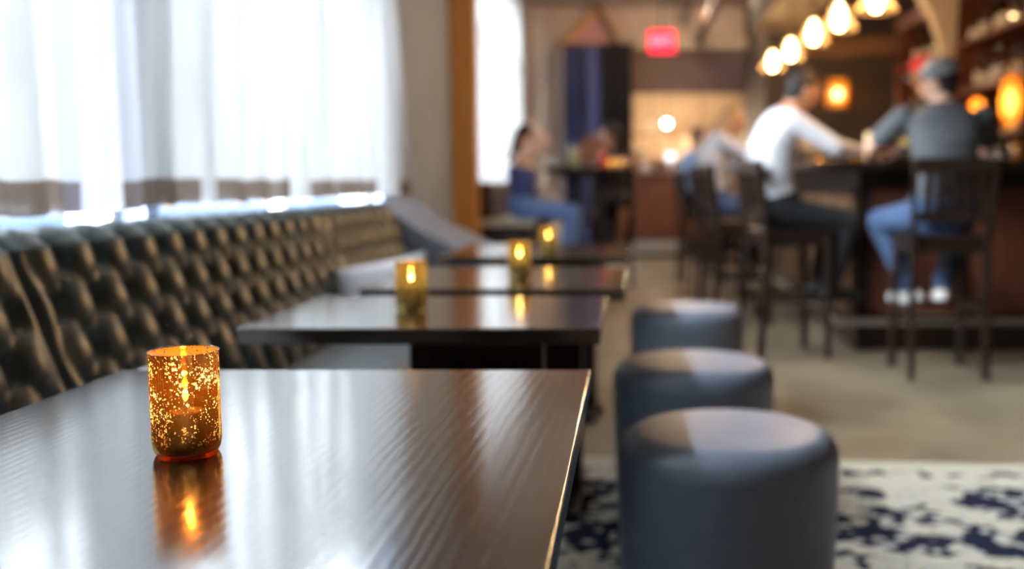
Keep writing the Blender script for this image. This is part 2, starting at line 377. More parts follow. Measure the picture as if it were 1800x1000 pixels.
M['smallflame'] = emis('votive_flame', (1.0, 0.60, 0.22), 14)
M['velvet_navy'] = pbr('navy_velvet', (0.020, 0.028, 0.09), 0.7, var=0.15, sheen=0.15)
M['velvet_gap_light'] = pbr('gap_light_velvet', (0.10, 0.11, 0.27), 0.7, var=0.12, sheen=0.2)  # light from the doorway gap put into the cloth colour
M['velvet_black'] = pbr('black_velvet', (0.006, 0.005, 0.007), 0.8, var=0.2)
M['pink'] = pbr('dusty_pink_plaster', (0.62, 0.30, 0.27), 0.8, var=0.08)
M['cream'] = pbr('cream_paint', (0.58, 0.47, 0.33), 0.7, var=0.06)
M['steel'] = pbr('brushed_steel', (0.72, 0.72, 0.74), 0.28, 0.95, var=0.04)
M['brass'] = pbr('aged_brass', (0.62, 0.42, 0.16), 0.3, 0.95, var=0.06)
M['exitred'] = emis('exit_red', (1.0, 0.02, 0.05), 2.6)
M['exitlet'] = emis('exit_letters', (1.0, 0.25, 0.30), 4.5)
M['bulb'] = emis('warm_bulb', (1.0, 0.72, 0.34), 26)
M['bulbamber'] = emis('amber_bulb', (1.0, 0.62, 0.26), 12)
M['bulbwhite'] = emis('cool_bulb', (1.0, 0.96, 0.93), 22)
M['flame'] = emis('candle_flame', (1.0, 0.76, 0.42), 90)
M['wax'] = pbr('ivory_wax', (0.80, 0.66, 0.42), 0.5, var=0.04)
M['wick'] = pbr('charred_wick', (0.02, 0.015, 0.01), 0.9, var=0.1)
M['rim'] = thin_glass('clear_rim', (1.0, 0.92, 0.80), 0.35)
M['foot'] = thin_glass('amber_foot', (0.95, 0.42, 0.12), 0.3)
M['foot_pale'] = thin_glass('pale_foot', (0.95, 0.95, 0.78), 0.3)
M['h_copper'] = holder_glass('copper_mercury_glass', (0.58, 0.24, 0.035), (1.0, 0.66, 0.20), (1.0, 0.74, 0.36), 1.3, 0.74, (0.22, 0.075, 0.006))
M['h_gold'] = holder_glass('gold_mercury_glass', (0.95, 0.80, 0.42), (0.95, 0.80, 0.32), (1.0, 0.85, 0.50), 0.30, 0.55, (0.34, 0.27, 0.05))
M['shade'] = sheer('opal_glass_shade', (1.0, 0.72, 0.40), 0.88, 0.75)
M['ambershade'] = sheer('amber_shade', (1.0, 0.45, 0.08), 0.12, 0.85)
M['skin'] = pbr('light_skin', (0.62, 0.36, 0.25), 0.5, var=0.05)
M['skin_tan'] = pbr('tan_skin', (0.46, 0.23, 0.14), 0.5, var=0.05)
M['eye'] = pbr('eye', (0.05, 0.035, 0.03), 0.2, var=0.05)
M['lip'] = pbr('lip', (0.45, 0.16, 0.13), 0.4, var=0.05)
M['hair_dark'] = pbr('dark_hair', (0.014, 0.009, 0.007), 0.7, var=0.3, vscale=60)
M['hair_blond'] = pbr('blond_hair', (0.30, 0.17, 0.07), 0.5, var=0.3, vscale=60)
M['shirt_white'] = pbr('white_shirt', (0.60, 0.59, 0.62), 0.8, var=0.03, bump=0.3, bscale=9)
M['tee_grey'] = pbr('charcoal_tee', (0.075, 0.078, 0.085), 0.9, var=0.08, bump=0.3, bscale=9)
M['denim'] = pbr('blue_denim', (0.04, 0.075, 0.155), 0.85, var=0.15, vscale=30)
M['denim_bright'] = pbr('bright_blue_denim', (0.15, 0.32, 0.85), 0.85, var=0.12, vscale=30)
M['trouser_black'] = pbr('black_trousers', (0.010, 0.010, 0.012), 0.9, var=0.1)
M['shoe_white'] = pbr('white_sneaker', (0.72, 0.70, 0.68), 0.6, var=0.04)
M['shoe_black'] = pbr('black_shoe', (0.012, 0.012, 0.012), 0.35, var=0.1)
M['cap_grey'] = pbr('grey_cap_cloth', (0.27, 0.28, 0.30), 0.9, var=0.08, vscale=40)
M['cap_red'] = pbr('red_cap_cloth', (0.52, 0.025, 0.05), 0.85, var=0.1)
M['top_blue'] = pbr('blue_top', (0.07, 0.12, 0.42), 0.85, var=0.1)
M['shirt_blue'] = pbr('light_blue_shirt', (0.25, 0.38, 0.62), 0.85, var=0.06)
M['shirt_grey'] = pbr('heather_grey_top', (0.42, 0.42, 0.46), 0.85, var=0.08)
M['dress_dark'] = pbr('dark_dress', (0.016, 0.012, 0.018), 0.85, var=0.1)
M['brownleather'] = pbr('oxblood_leather', (0.055, 0.020, 0.016), 0.4, var=0.15)
M['paleseat'] = pbr('pale_grey_seat', (0.70, 0.78, 0.80), 0.5, var=0.05)
M['whiteware'] = pbr('white_china', (0.78, 0.75, 0.72), 0.25, var=0.02)
M['redplastic'] = pbr('red_plastic', (0.60, 0.02, 0.03), 0.35, var=0.05)
M['beer'] = sheer('golden_beer', (0.95, 0.55, 0.12), 0.30, 0.7)
M['lemon'] = sheer('pale_yellow_drink', (0.90, 0.82, 0.42), 0.30, 0.7)
M['clear'] = thin_glass('clear_glass', (0.93, 0.95, 0.97), 0.3)
M['b_amber'] = thin_glass('amber_bottle', (0.62, 0.24, 0.05), 0.3)
M['b_green'] = thin_glass('green_bottle', (0.12, 0.38, 0.10), 0.3)
M['b_clear'] = thin_glass('clear_bottle', (0.85, 0.80, 0.74), 0.35)
M['label'] = pbr('paper_label', (0.66, 0.58, 0.46), 0.8, var=0.06)
M['paper'] = pbr('white_cloth', (0.70, 0.70, 0.70), 0.85, var=0.03)
M['menu'] = pbr('brown_menu_cover', (0.20, 0.09, 0.05), 0.6, var=0.08)

# ================================================================ setting
XW = -1.55; XR = 3.45; YN = -2.2; YB = 15.0; ZC = 3.55
def struct(o, label, cat): return tag(o, label, cat, kind='structure')

struct(MB().span((XW - 0.25, YN - 0.2, -0.15), (XR + 0.2, 18.3, 0)).build('floor', M['floor']), 'mottled brown grey polished concrete floor', 'floor')
struct(MB().span((XW - 0.25, YN - 0.2, ZC), (XR + 0.2, 18.3, ZC + 0.15)).build('ceiling', M['ceiling']), 'tan plaster ceiling of the bar room', 'ceiling')
# left wall with four window openings
wl = MB(); ys = [YN - 0.2]
for y0, y1, z0, z1 in WINDOWS:
    wl.span((XW - 0.25, ys[-1], 0), (XW, y0, ZC)); wl.span((XW - 0.25, y0, 0), (XW, y1, z0)); wl.span((XW - 0.25, y0, z1), (XW, y1, ZC)); ys.append(y1)
wl.span((XW - 0.25, ys[-1], 0), (XW, 18.3, ZC))
struct(wl.build('wall_left', M['greywall']), 'grey painted wall with the curtained windows', 'wall')
struct(MB().span((XR, YN - 0.2, 0), (XR + 0.2, 18.3, ZC)).build('wall_right', M['darkwall']), 'dark brown wall behind the bottle shelves', 'wall')
wr_ = MB(); xs = XW
for x0, x1, z0, z1 in REAR:
    wr_.span((xs, YN - 0.2, 0), (x0, YN, ZC)); wr_.span((x0, YN - 0.2, 0), (x1, YN, z0)); wr_.span((x0, YN - 0.2, z1), (x1, YN, ZC)); xs = x1
wr_.span((xs, YN - 0.2, 0), (XR, YN, ZC))
struct(wr_.build('wall_rear', M['beige']), 'beige plaster wall at the near end of the room', 'wall')
for k, (x0, x1, z0, z1) in enumerate(REAR):
    f_ = MB(); y = YN - 0.1
    for a, b in (((x0, z0), (x0 + .06, z1)), ((x1 - .06, z0), (x1, z1)), ((x0 + .06, z0), (x1 - .06, z0 + .06)), ((x0 + .06, z1 - .06), (x1 - .06, z1)), ((x0 + .06, 2.3), (x1 - .06, 2.36))): f_.span((a[0], y - .03, a[1]), (b[0], y + .03, b[1]))
    o = struct(f_.build('window_%d' % (5 + k), M['frame']), 'shop front window behind the camera', 'window')
    for c, d in ((z0 + .06, 2.3), (2.36, z1 - .06)): MB().span((x0 + .06, y - .004, c), (x1 - .06, y + .004, d)).build('pane', M['pane'], o)
# far wall: beige plaster pier left, serving hatch, dark section at right in front of it
bw = MB(); bw.span((XW, YB, 0), (0.02, YB + 0.15, ZC)); bw.span((0.02, YB, 2.33), (1.62, YB + 0.15, ZC)); bw.span((0.02, YB, 0), (1.62, YB + 0.15, 1.0))
struct(bw.build('wall_back', M['beige']), 'beige plaster far wall with kitchen hatch', 'wall')
struct(MB().span((1.62, 12.5, 0), (XR, 12.65, ZC)).span((1.62, 12.65, 0), (1.72, YB + 0.15, ZC)).build('wall_bar', M['darkwall']), 'dark brown wall behind the bar', 'wall')
struct(MB().span((0.02, YB - 0.06, 2.33), (1.62, YB, 2.90)).build('trim_1', M['soffit'], None), 'mauve brown bulkhead above the kitchen hatch', 'bulkhead')
struct(MB().span((0.0, YB - 0.35, 2.92), (1.62, YB - 0.1, 3.08)).build('trim_2', M['cream'], None, bevel=0.01), 'cream painted beam under the ceiling beside the exit sign', 'beam')
struct(MB().span((XW, 17.6, 0), (XR, 17.75, ZC)).build('wall_kitchen', M['kitchen']), 'warmly lit cream kitchen wall seen through hatch', 'wall')
struct(MB().span((XW, 8.9, 0), (-1.34, 9.10, ZC)).build('trim_3', M['orangewood'], None, bevel=0.008), 'honey coloured wooden pillar beside the grey wall', 'pillar')

# gable of timber over the drapes
struct(MB().loft([[Vector((-0.98, y, 2.95)), Vector((-0.20, y, 2.95)), Vector((-0.20, y, 3.1)), Vector((-0.45, y, 3.54)), Vector((-0.56, y, 3.48)), Vector((-0.98, y, 3.05))] for y in (14.86, 14.98)]).build('trim_4', M['pink']), 'dusty pink gable panel above the drapes', 'panel')
struct(MB().bar((-1.02, 14.82, 2.95), (-0.50, 14.82, 3.50), 0.08, 0.07).build('trim_5', M['orangewood'], None, bevel=0.005), 'thin sloping timber left of the pink gable', 'timber')
struct(MB().bar((-0.50, 14.80, 3.54), (-0.18, 14.80, 2.95), 0.11, 0.09).build('trim_6', M['brownwood'], None, bevel=0.005), 'thick brown sloping timber right of the pink gable', 'timber')

def window(i, y0, y1, z0, z1):
    xc = XW - 0.12; f = MB(); t = 0.06
    f.span((xc - 0.04, y0, z0), (xc + 0.04, y0 + t, z1)); f.span((xc - 0.04, y1 - t, z0), (xc + 0.04, y1, z1))
    f.span((xc - 0.04, y0 + t, z0), (xc + 0.04, y1 - t, z0 + t)); f.span((xc - 0.04, y0 + t, z1 - t), (xc + 0.04, y1 - t, z1))
    n = max(2, round((y1 - y0) / 1.3)); cells = []
    for k in range(1, n):
        ym = y0 + (y1 - y0) * k / n; f.span((xc - 0.03, ym - 0.025, z0 + t), (xc + 0.03, ym + 0.025, z1 - t))
    zm = z0 + (z1 - z0) * 0.68
    for k in range(n):
        a = y0 + (y1 - y0) * k / n + (t if k == 0 else 0.025); b = y0 + (y1 - y0) * (k + 1) / n - (t if k == n - 1 else 0.025)
        f.span((xc - 0.03, a, zm - 0.025), (xc + 0.03, b, zm + 0.025)); cells += [(a, b, z0 + t, zm - 0.025), (a, b, zm + 0.025, z1 - t)]
    o = struct(f.build('window_%d' % i, M['frame']), ['white framed window behind the middle banquette section', 'white framed window behind the far banquette section', 'white framed window beyond the honey wooden pillar'][i - 1], 'window')
    for a, b, c, d in cells: MB().span((xc - 0.004, a, c), (xc + 0.004, b, d)).build('pane', M['pane'], o)
    MB().span((XW - 0.25, y0, z0 - 0.03), (XW + 0.03, y1, z0)).build('window_sill', M['frame'], o, bevel=0.004)
for i, wn in enumerate(WINDOWS): window(i + 1, *wn)

# outside
struct(MB().span((-30, -20, -0.35), (XW - 0.25, 40, -0.15)).build('ground', M['pavement']), 'pale pavement outside the windows', 'ground')
fb = thing('building', 'dark grey building facade across the street outside the windows', 'building', (-11.0, 4, -0.15))
MB().span((-1.0, -26, 0), (0, 90, 7.0)).build('wall', M['facade'], fb)
for k in range(20):
    for z in (1.2, 4.2): MB().span((-0.02, -24 + k * 3.8, z), (0.03, -22.4 + k * 3.8, z + 1.7)).build('window', M['dimglass'], fb)
def hedge(y0, y1, label):
    mb = MB(); rnd = random.Random(int(y0 * 10))
    for k in range(2600):
        y = rnd.uniform(y0, y1); a = rnd.uniform(-1, 1); top = rnd.random() < 0.5
        p = Vector((-2.55 + a * 0.28, y, 0.86 + rnd.uniform(-0.05, 0.09))) if top else Vector((-2.25 + rnd.uniform(-0.05, 0.04), y, rnd.uniform(-0.1, 0.9)))
        q = Matrix.Rotation(rnd.uniform(0, 6.28), 3, 'Z') @ Matrix.Rotation(rnd.uniform(-1, 1), 3, 'X'); s = rnd.uniform(0.03, 0.055)
        mb.add([p + q @ Vector(v) for v in ((-s * .5, 0, 0), (0, -s, 0.005), (s * .5, 0, 0), (0, s, 0.005))], [[0, 1, 2, 3]])
    mb.span((-2.85, y0, -0.15), (-2.28, y1, 0.86))
    return tag(mb.build('hedge', M['hedge']), label, 'hedge')
hedge(-1.5, 2.4, 'clipped green hedge outside the near window'); tag(MB().span((-2.75, 2.9, -0.15), (-2.45, 12.0, 0.90)).span((-2.80, 2.88, 0.90), (-2.40, 12.0, 0.945)).build('bright_strip_wall', M['palestone'], bevel=0.01), 'added low wall outside giving a bright strip under the curtains', 'wall')  # second wall is added, so a bright daylit strip shows below the hems

# ceiling pipes and duct
tag(MB().tube((0.93, 9.5, 3.02), (0.93, 14.6, 3.02), 0.06, n=16).build('ceiling_pipe', M['soffit'], auto=40), 'mauve pipe running along the ceiling right of the exit sign', 'pipe')
tag(MB().tube((0.74, 12.2, 3.30), (0.74, 14.9, 3.30), 0.035, n=14).build('ceiling_pipe', M['black'], auto=40), 'thin dark pipe along ceiling above the exit sign', 'pipe')
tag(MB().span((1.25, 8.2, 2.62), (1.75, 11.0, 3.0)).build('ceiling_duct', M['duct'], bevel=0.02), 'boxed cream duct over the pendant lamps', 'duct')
tag(MB().span((1.85, 11.2, 2.42), (XR, 11.42, 2.62)).build('ceiling_beam', M['brownwood'], bevel=0.01), 'brown timber beam crossing above the bar', 'beam')

# ================================================================ curtains
def curtain(name, label, x0, y0, y1, z0, z1, m, hem=None, hemh=0.083, amp=0.035, freq=9.0, seed=0, taper=0.0, group=None, axis='Y', dy=0.011, cat='curtain', flare=0.0):
    rnd = random.Random(seed); ph = [rnd.uniform(0, 6.28) for _ in range(6)]
    L = y1 - y0; nn = max(8, int(L / dy)); zs = [z0, z0 + hemh * .5, z0 + hemh, z0 + hemh + .004] if hem else [z0]
    k = 14; zs += [zs[-1] + (z1 - zs[-1]) * (j + 1) / k for j in range(k)]
    def P(s, z, off=0.0):
        h = (z - z0) / (z1 - z0)
        wob = 0.6 * math.sin(s * 1.7 + ph[4]) + 0.5 * math.sin(s * 3.1 + ph[5])
        d = math.sin(s * freq + ph[0] + wob * 2.2) + 0.55 * math.sin(s * freq * 2.13 + ph[1] + 1.5 * h + wob) + 0.28 * math.sin(s * freq * 4.4 + ph[2] - h * 1.3)
        d = math.copysign(abs(d) ** 0.8, d)
        u = (s - y0) / L
        ss = s + taper * (1 - h) * (u - 0.5) * 2 + 0.012 * math.sin(s * freq * 2 + ph[3]) * (1 - h) + flare * max(0, u - 0.8) * 5 * (1 - h)
        if axis == 'Y': return Vector((x0 + amp * d * (1 - 0.25 * h) + off, ss, z + 0.006 * math.sin(s * freq + ph[0]) * (1 - h)))
        return Vector((ss, x0 + amp * d * (1 - 0.25 * h) - off, z))
    def strip(a, b, zz, off):
        n = max(2, int((b - a) / dy)); vs = [P(a + (b - a) * i / n, z, off) for z in zz for i in range(n + 1)]
        fs = [[j * (n + 1) + i, j * (n + 1) + i + 1, (j + 1) * (n + 1) + i + 1, (j + 1) * (n + 1) + i] for j in range(len(zz) - 1) for i in range(n)]
        return MB().add(vs, fs)
    main = strip(y0, y1, zs[2:] if hem else zs, 0)
    if hem:
        c0 = y0
        for a, b in list(hem) + [(y1, y1)]:
            if a - c0 > 0.02: t_ = strip(c0, a, zs[:3], 0); main.add(t_.v, t_.f)
            c0 = b
    o = main.build(name, m, smooth=True); tag(o, label, cat, group)
    for a, b in (hem or []):
        strip(a, b, [z0 - 0.002, z0 + hemh * .5, z0 + hemh], 0.0005).build('hem', M['hem'], o, smooth=True)['label'] = 'brown hem band'
    return o
XC = -1.462
G = 'sheer curtains along the banquette'
curtain('sheer_curtain', 'white sheer curtain nearest the camera with long brown hem', XC, 1.2, 2.745, 0.980, 2.54, M['sheer'], [(1.2, 2.72)], seed=3, freq=22, amp=0.036, group=G)
curtain('sheer_curtain', 'white sheer curtain with dark fold behind the copper candle holder', XC, 2.745, 3.53, 0.980, 2.54, M['sheer'], [(2.98, 3.44)], seed=3, freq=22, amp=0.036, group=G)
curtain('sheer_curtain', 'white sheer curtain over the middle banquette with pale brown hem', XC, 3.53, 5.01, 0.980, 2.54, M['sheer'], [(3.64, 4.40), (4.55, 4.98)], seed=3, freq=22, amp=0.036, group=G)
curtain('sheer_curtain', 'white sheer curtain ending at the grey wall', XC, 5.01, 6.30, 0.980, 2.54, M['sheer'], [(5.1, 5.75), (6.17, 6.30)], seed=3, freq=22, amp=0.036, group=G, flare=0.48)
curtain('sheer_curtain', 'white sheer curtain beyond the honey wooden pillar', -1.47, 9.13, 14.2, 1.00, 3.53, M['sheer'], None, seed=21, freq=9, amp=0.03, dy=0.03)
cro = thing('curtain_rod', 'slim black rod carrying the sheer curtains by the banquette', 'rod', (XC, 0, 2.555))
MB().tube((0, 1.15, 0), (0, 6.5, 0), 0.012).build('rod', M['black'], cro, auto=40)
for y in (1.2, 3.32, 6.48): MB().tube((0, y, 0), (XW - XC, y, 0), 0.008).build('bracket', M['black'], cro, auto=40)
# velvet drapes in the far doorway
GD = 'velvet drapes at the far doorway'
curtain('velvet_drape', 'navy blue velvet drape left of the light gap', 14.45, -0.94, -0.62, 0.02, 2.93, M['velvet_navy'], seed=31, freq=34, amp=0.035, axis='X', dy=0.006, cat='drape', group=GD)
curtain('velvet_drape', 'drape coloured as the strip of light between navy and black drapes', 14.50, -0.64, -0.42, 0.02, 2.93, M['velvet_gap_light'], seed=32, freq=30, amp=0.03, axis='X', dy=0.006, cat='drape', group=GD)  # stands for the lit gap between the drapes
curtain('velvet_drape', 'wide black velvet drape beside the kitchen counter', 14.38, -0.44, 0.005, 0.02, 2.95, M['velvet_black'], seed=33, freq=28, amp=0.04, axis='X', dy=0.006, cat='drape', group=GD)
tag(MB().tube((-1.0, 14.44, 2.95), (0.06, 14.44, 2.95), 0.014).build('drape_rail', M['black'], auto=40), 'black rail carrying the velvet drapes', 'rail')

# ================================================================ rug
rg = MB().span((-0.97, -3.6, 0.0), (1.75, 0.0, 0.010)).build('rug', M['rug'], bevel=0.003)
rg.location = (0.55, 3.79, 0.0005); rg.rotation_euler = (0, 0, R(-4.0))
tag(rg, 'cream and navy floral rug under the stools', 'rug')

# ================================================================ banquette
def back_profile(z):      # X of the button plane
    return -1.275 + (0.88 - z) * 0.36
def make_banquette(label, y0, y1, last=False):
    t = thing('banquette', label, 'banquette', (0, 0, 0), 0, 'tufted banquette sections')
    PW, RH = 0.155, 0.095; ZT = 0.878; ZB = ZT - 3 * RH
    prof = []                                     # (x, z, nx, nz, tcoord, ampscale)
    N1 = 40
    for j in range(N1 + 1):
        z = 0.44 + (0.905 - 0.44) * j / N1; nx, nz = 0.94, 0.34
        prof.append((back_profile(z), z, nx, nz, z, 1.0))
    cx, cz, rr = back_profile(0.905) - 0.045, 0.876, 0.048
    for j in range(1, 15):
        a = R(20 + (200 - 20) * j / 14)
        prof.append((cx + rr * math.cos(a), cz + rr * math.sin(a), math.cos(a), math.sin(a), 0.905 + 0.02 * j, max(0.25, 1 - j / 16)))
    prof.append((cx - rr, 0.5, -1, 0, 1.3, 0.0))
    ny = int((y1 - y0) / 0.0115); vs = []; m = len(prof)
    for i in range(ny + 1):
        s = y0 + (y1 - y0) * i / ny; edge = min(s - y0, y1 - s); fade = min(1, max(0, (edge - 0.015) / 0.05))
        ed = 0.022 * max(0, 1 - edge / 0.02) ** 2
        for (x, z, nx, nz, tt, am) in prof:
            u = (s - SEG0) / PW
            def cell(tt_):
                q = (tt_ - ZT) / (2 * RH); a = u + q; b = u - q
                fa = abs(a - round(a)); fb = abs(b - round(b)); r2 = fa * fa + fb * fb
                return 0.030 * (1 - math.exp(-r2 / 0.035)) + 0.026 * (math.sin(PI * fa) * math.sin(PI * fb)) ** 0.55
            if tt <= ZT and tt >= ZB: h = cell(tt)
            else:
                top = tt > ZT; d = (tt - ZT) if top else (ZB - tt); ub = u if top else u + 0.5
                f = abs(ub - round(ub)); edgeh = cell(ZT if top else ZB)
                pl = 0.018 + 0.036 * math.sin(PI * f) ** 0.6; k = min(1, d / 0.05); h = edgeh * (1 - k) + pl * k
            h = (h * fade + 0.045 * (1 - fade)) * am - ed * am
            vs.append(Vector((x + nx * h, s, z + nz * h)))
    fs = [[i * m + j, (i + 1) * m + j, (i + 1) * m + j + 1, i * m + j + 1] for i in range(ny) for j in range(m - 1)]
    mb = MB().add(vs, fs); mb.f += [[j for j in range(m)][::-1], [ny * m + j for j in range(m)]]
    bk = mb.build('backrest', M['leather'], t, smooth=True)
    bt = MB().ell((0, 0, 0), (0.006, 0.013, 0.013), None, 10, 6).mesh('button')
    for row in range(4):
        z = ZT - row * RH; sh = 0.5 if row % 2 else 0.0
        k = math.ceil((y0 + 0.06 - SEG0) / PW - sh)
        while True:
            s = SEG0 + (k + sh) * PW
            if s > y1 - 0.06: break
            b = link('button', bt, M['leather'], bk, True); b.location = (back_profile(z) + 0.006, s, z); b.rotation_euler = (0, R(-20), 0); k += 1
    # seat cushion: rounded profile along Y
    def seat_ring(y, inset):
        pts = []; x0, x1, z0, z1, r = -1.19, -0.705 - inset, 0.345 + inset, 0.470 - inset, 0.055
        for (cx_, cz_, a0) in ((x1 - r, z1 - r, 0), (x0 + r, z1 - r, 90), (x0 + r, z0 + r, 180), (x1 - r, z0 + r, 270)):
            for k in range(7):
                a = R(a0 + 15 * k); pts.append(Vector((cx_ + r * math.cos(a), y, cz_ + r * math.sin(a))))
        for p in pts:
            u = (p.x - x0) / (x1 - x0)
            if p.z > 0.42: p.z += 0.018 * math.sin(PI * min(1, max(0, u)))
        return pts
    ins = [(y0, .03), (y0 + .008, .012), (y0 + .03, 0), (y1 - .03, 0), (y1 - .008, .012), (y1, .03)]
    MB().loft([seat_ring(y, i) for y, i in ins]).build('seat_cushion', M['seatleather'], t, auto=50)
    MB().span((-1.50, y0 + 0.005, 0.0), (-0.78, y1 - 0.005, 0.10)).span((-1.50, y0 + 0.005, 0.10), (-0.74, y1 - 0.005, 0.345)).build('base', M['plinth'], t, bevel=0.004)
    MB().span((-1.46, y0 + 0.01, 0.345), (-1.36, y1 - 0.01, 0.86)).build('back_board', M['plinth'], t)
    if last:
        pr = [(-1.40, 0.34), (-0.72, 0.34), (-0.72, 0.56), (-0.80, 0.66), (-0.95, 0.735), (-1.14, 0.83), (-1.30, 0.945), (-1.40, 0.955)]
        o = MB().loft([[Vector((x, y, z)) for x, z in pr] for y in (y1 + 0.004, y1 + 0.95)]).build('end_panel', M['pale'], t, bevel=0.02, seg=3)
        o['label'] = 'pale grey sloping end panel'
    return t
SEG0 = 2.217
make_banquette('near dark green tufted banquette section at the left picture edge', -0.25, 2.05)
make_banquette('long middle section of the dark green tufted banquette', 2.055, 4.10)
make_banquette('far dark green tufted banquette section with pale sloping end', 4.105, 5.33, True)

def pillow(name, label, loc, rot, wd, ht, th, m, rnd_=False):
    n = 16; vs = []; fs = []
    for side in (1, -1):
        for j in range(n + 1):
            for i in range(n + 1):
                u = -1 + 2 * i / n; v = -1 + 2 * j / n
                k = (1 - abs(u) ** 2.6) * (1 - abs(v) ** 2.6); pin = 1 - 0.07 * (1 - abs(u)) * abs(v) - 0.0
                pu = u * (1 - 0.06 * (1 - v * v)); pv = v * (1 - 0.06 * (1 - u * u))
                if rnd_: pu, pv = u * math.sqrt(1 - v * v / 2), v * math.sqrt(1 - u * u / 2)
                vs.append(Vector((pu * wd / 2, side * th / 2 * max(0, k) ** 0.6 + 0.004 * side, pv * ht / 2)))
    N = (n + 1) ** 2
    for j in range(n):
        for i in range(n):
            a = j * (n + 1) + i; fs.append([a, a + 1, a + n + 2, a + n + 1]); fs.append([N + a + n + 1, N + a + n + 2, N + a + 1, N + a])
    rim = [i for i in range(n + 1)] + [(j) * (n + 1) + n for j in range(1, n + 1)] + [n * (n + 1) + i for i in range(n - 1, -1, -1)] + [j * (n + 1) for j in range(n - 1, 0, -1)]
    for a, b in zip(rim, rim[1:] + rim[:1]): fs.append([b, a, N + a, N + b])
    o = MB().add(vs, fs).build(name, m, smooth=True); o.location = loc; o.rotation_euler = rot
    return tag(o, label, 'pillow')
pillow('throw_pillow', 'pale lilac pillow on the banquette between third and fourth tables', (-0.955, 3.95, 0.628), (R(-22), R(-11), R(8)), 0.36, 0.27, 0.13, M['pillow'])
pillow('throw_pillow', 'round pale cushion mostly hidden behind the copper candle holder', (-0.87, 1.90, 0.592), (R(-10), 0, R(-6)), 0.30, 0.25, 0.12, M['pillow'], True)

# ================================================================ tables
def make_table(label, x0, x1, y0, y1, rot=0.0, zo=0.0):
    cx, cy = (x0 + x1) / 2, (y0 + y1) / 2; hx, hy = (x1 - x0) / 2, (y1 - y0) / 2
    t = thing('cafe_table', label, 'table', (cx, cy, zo), rot, 'dark wood tables along the banquette')
    MB().span((-hx, -hy, 0.715 - zo), (hx, hy, 0.75 - zo)).build('tabletop', M['table'], t, bevel=0.0035, seg=3)
    MB().span((-0.20, -0.20, 0.703 - zo), (0.20, 0.20, 0.715 - zo)).build('mount_plate', M['black'], t)
    MB().span((-0.08, -0.03, 0.03), (0.24, 0.03, 0.703 - zo)).build('pedestal_panel', M['darkwood'], t, bevel=0.006)
    MB().span((-0.20, -0.045, 0.0), (0.27, 0.045, 0.03)).span((-0.06, -0.26, 0.0), (0.02, 0.26, 0.03)).span((0.17, -0.24, 0.0), (0.24, 0.24, 0.03)).build('base', M['black'], t, bevel=0.006)
    return t
make_table('nearest dark wood table carrying the copper candle holder', -0.834, -0.066, 0.42, 1.658, zo=0.011)
make_table('dark wood table second from the camera', -0.834, -0.066, 2.134, 2.751, zo=0.011)
make_table('dark wood table third from the camera', -0.785, -0.018, 2.928, 3.700, zo=0.011)
make_table('dark wood table farthest along the banquette', -0.798, -0.006, 4.216, 5.10)

# ================================================================ candle holders
def make_candle(label, x, y, m, footm, power, rz=0.0, h=0.118, r=0.0370, fz=0.085):
    t = thing('candle_holder', label, 'candle holder', (x, y, 0.7505), rz, 'glass candle holders on the tables')
    prof = [(0.0325, 0.0020), (0.0355, 0.0055)] + [(r, 0.014 + (h - 0.016) * k / 10) for k in range(11)]
    MB().lathe(prof, n=64).build('glass_cup', m, t, smooth=True)
    MB().lathe([(r + 0.0014 * math.cos(a), h - 0.002 + 0.0014 * math.sin(a)) for a in [2 * PI * k / 8 for k in range(8)]], n=64, closed=True).build('rim', M['rim'], t, smooth=True)
    MB().lathe([(0.0, 0.0005), (0.029, 0.0), (0.0325, 0.0008), (0.0342, 0.0025), (0.0325, 0.0042), (0.0, 0.0042)], n=48).build('glass_foot', footm, t, smooth=True)
    wx = MB().lathe([(0.0, 0.0048), (0.0185, 0.0048), (0.0195, 0.007), (0.0195, fz - 0.026), (0.018, fz - 0.024), (0.009, fz - 0.0265), (0, fz - 0.027)], n=32).build('candle', M['wax'], t, smooth=True)
    MB().tube((0, 0, fz - 0.028), (0.001, 0, fz - 0.014), 0.0012, 0.0009, 8).build('wick', M['wick'], wx)
    fl = MB().lathe([(0.0004, fz - 0.014), (0.0028, fz - 0.011), (0.0036, fz - 0.007), (0.0028, fz - 0.003), (0.0013, fz + 0.000), (0.0003, fz + 0.002)], n=16).build('flame', M['flame'], wx, smooth=True)
    l = bpy.data.lights.new('candle_light', 'POINT'); l.energy = power; l.color = (1.0, 0.55, 0.18); l.shadow_soft_size = 0.003
    lo = bpy.data.objects.new('candle_light', l); C.objects.link(lo); lo.location = (0, 0, fz + 0.0058); lo.parent = t
    return t
make_candle('speckled copper glass candle holder in sharp focus', -0.506, 1.143, M['h_copper'], M['foot'], 0.75, 0.4, fz=0.072)
make_candle('gold glass candle holder on the second table', -0.528, 2.442, M['h_gold'], M['foot_pale'], 0.16, 1.3)
make_candle('gold glass candle holder on the third table', -0.356, 3.250, M['h_gold'], M['foot_pale'], 0.16, 2.2)
make_candle('gold glass candle holder on the farthest table', -0.354, 4.36, M['h_gold'], M['foot_pale'], 0.16, 3.4)

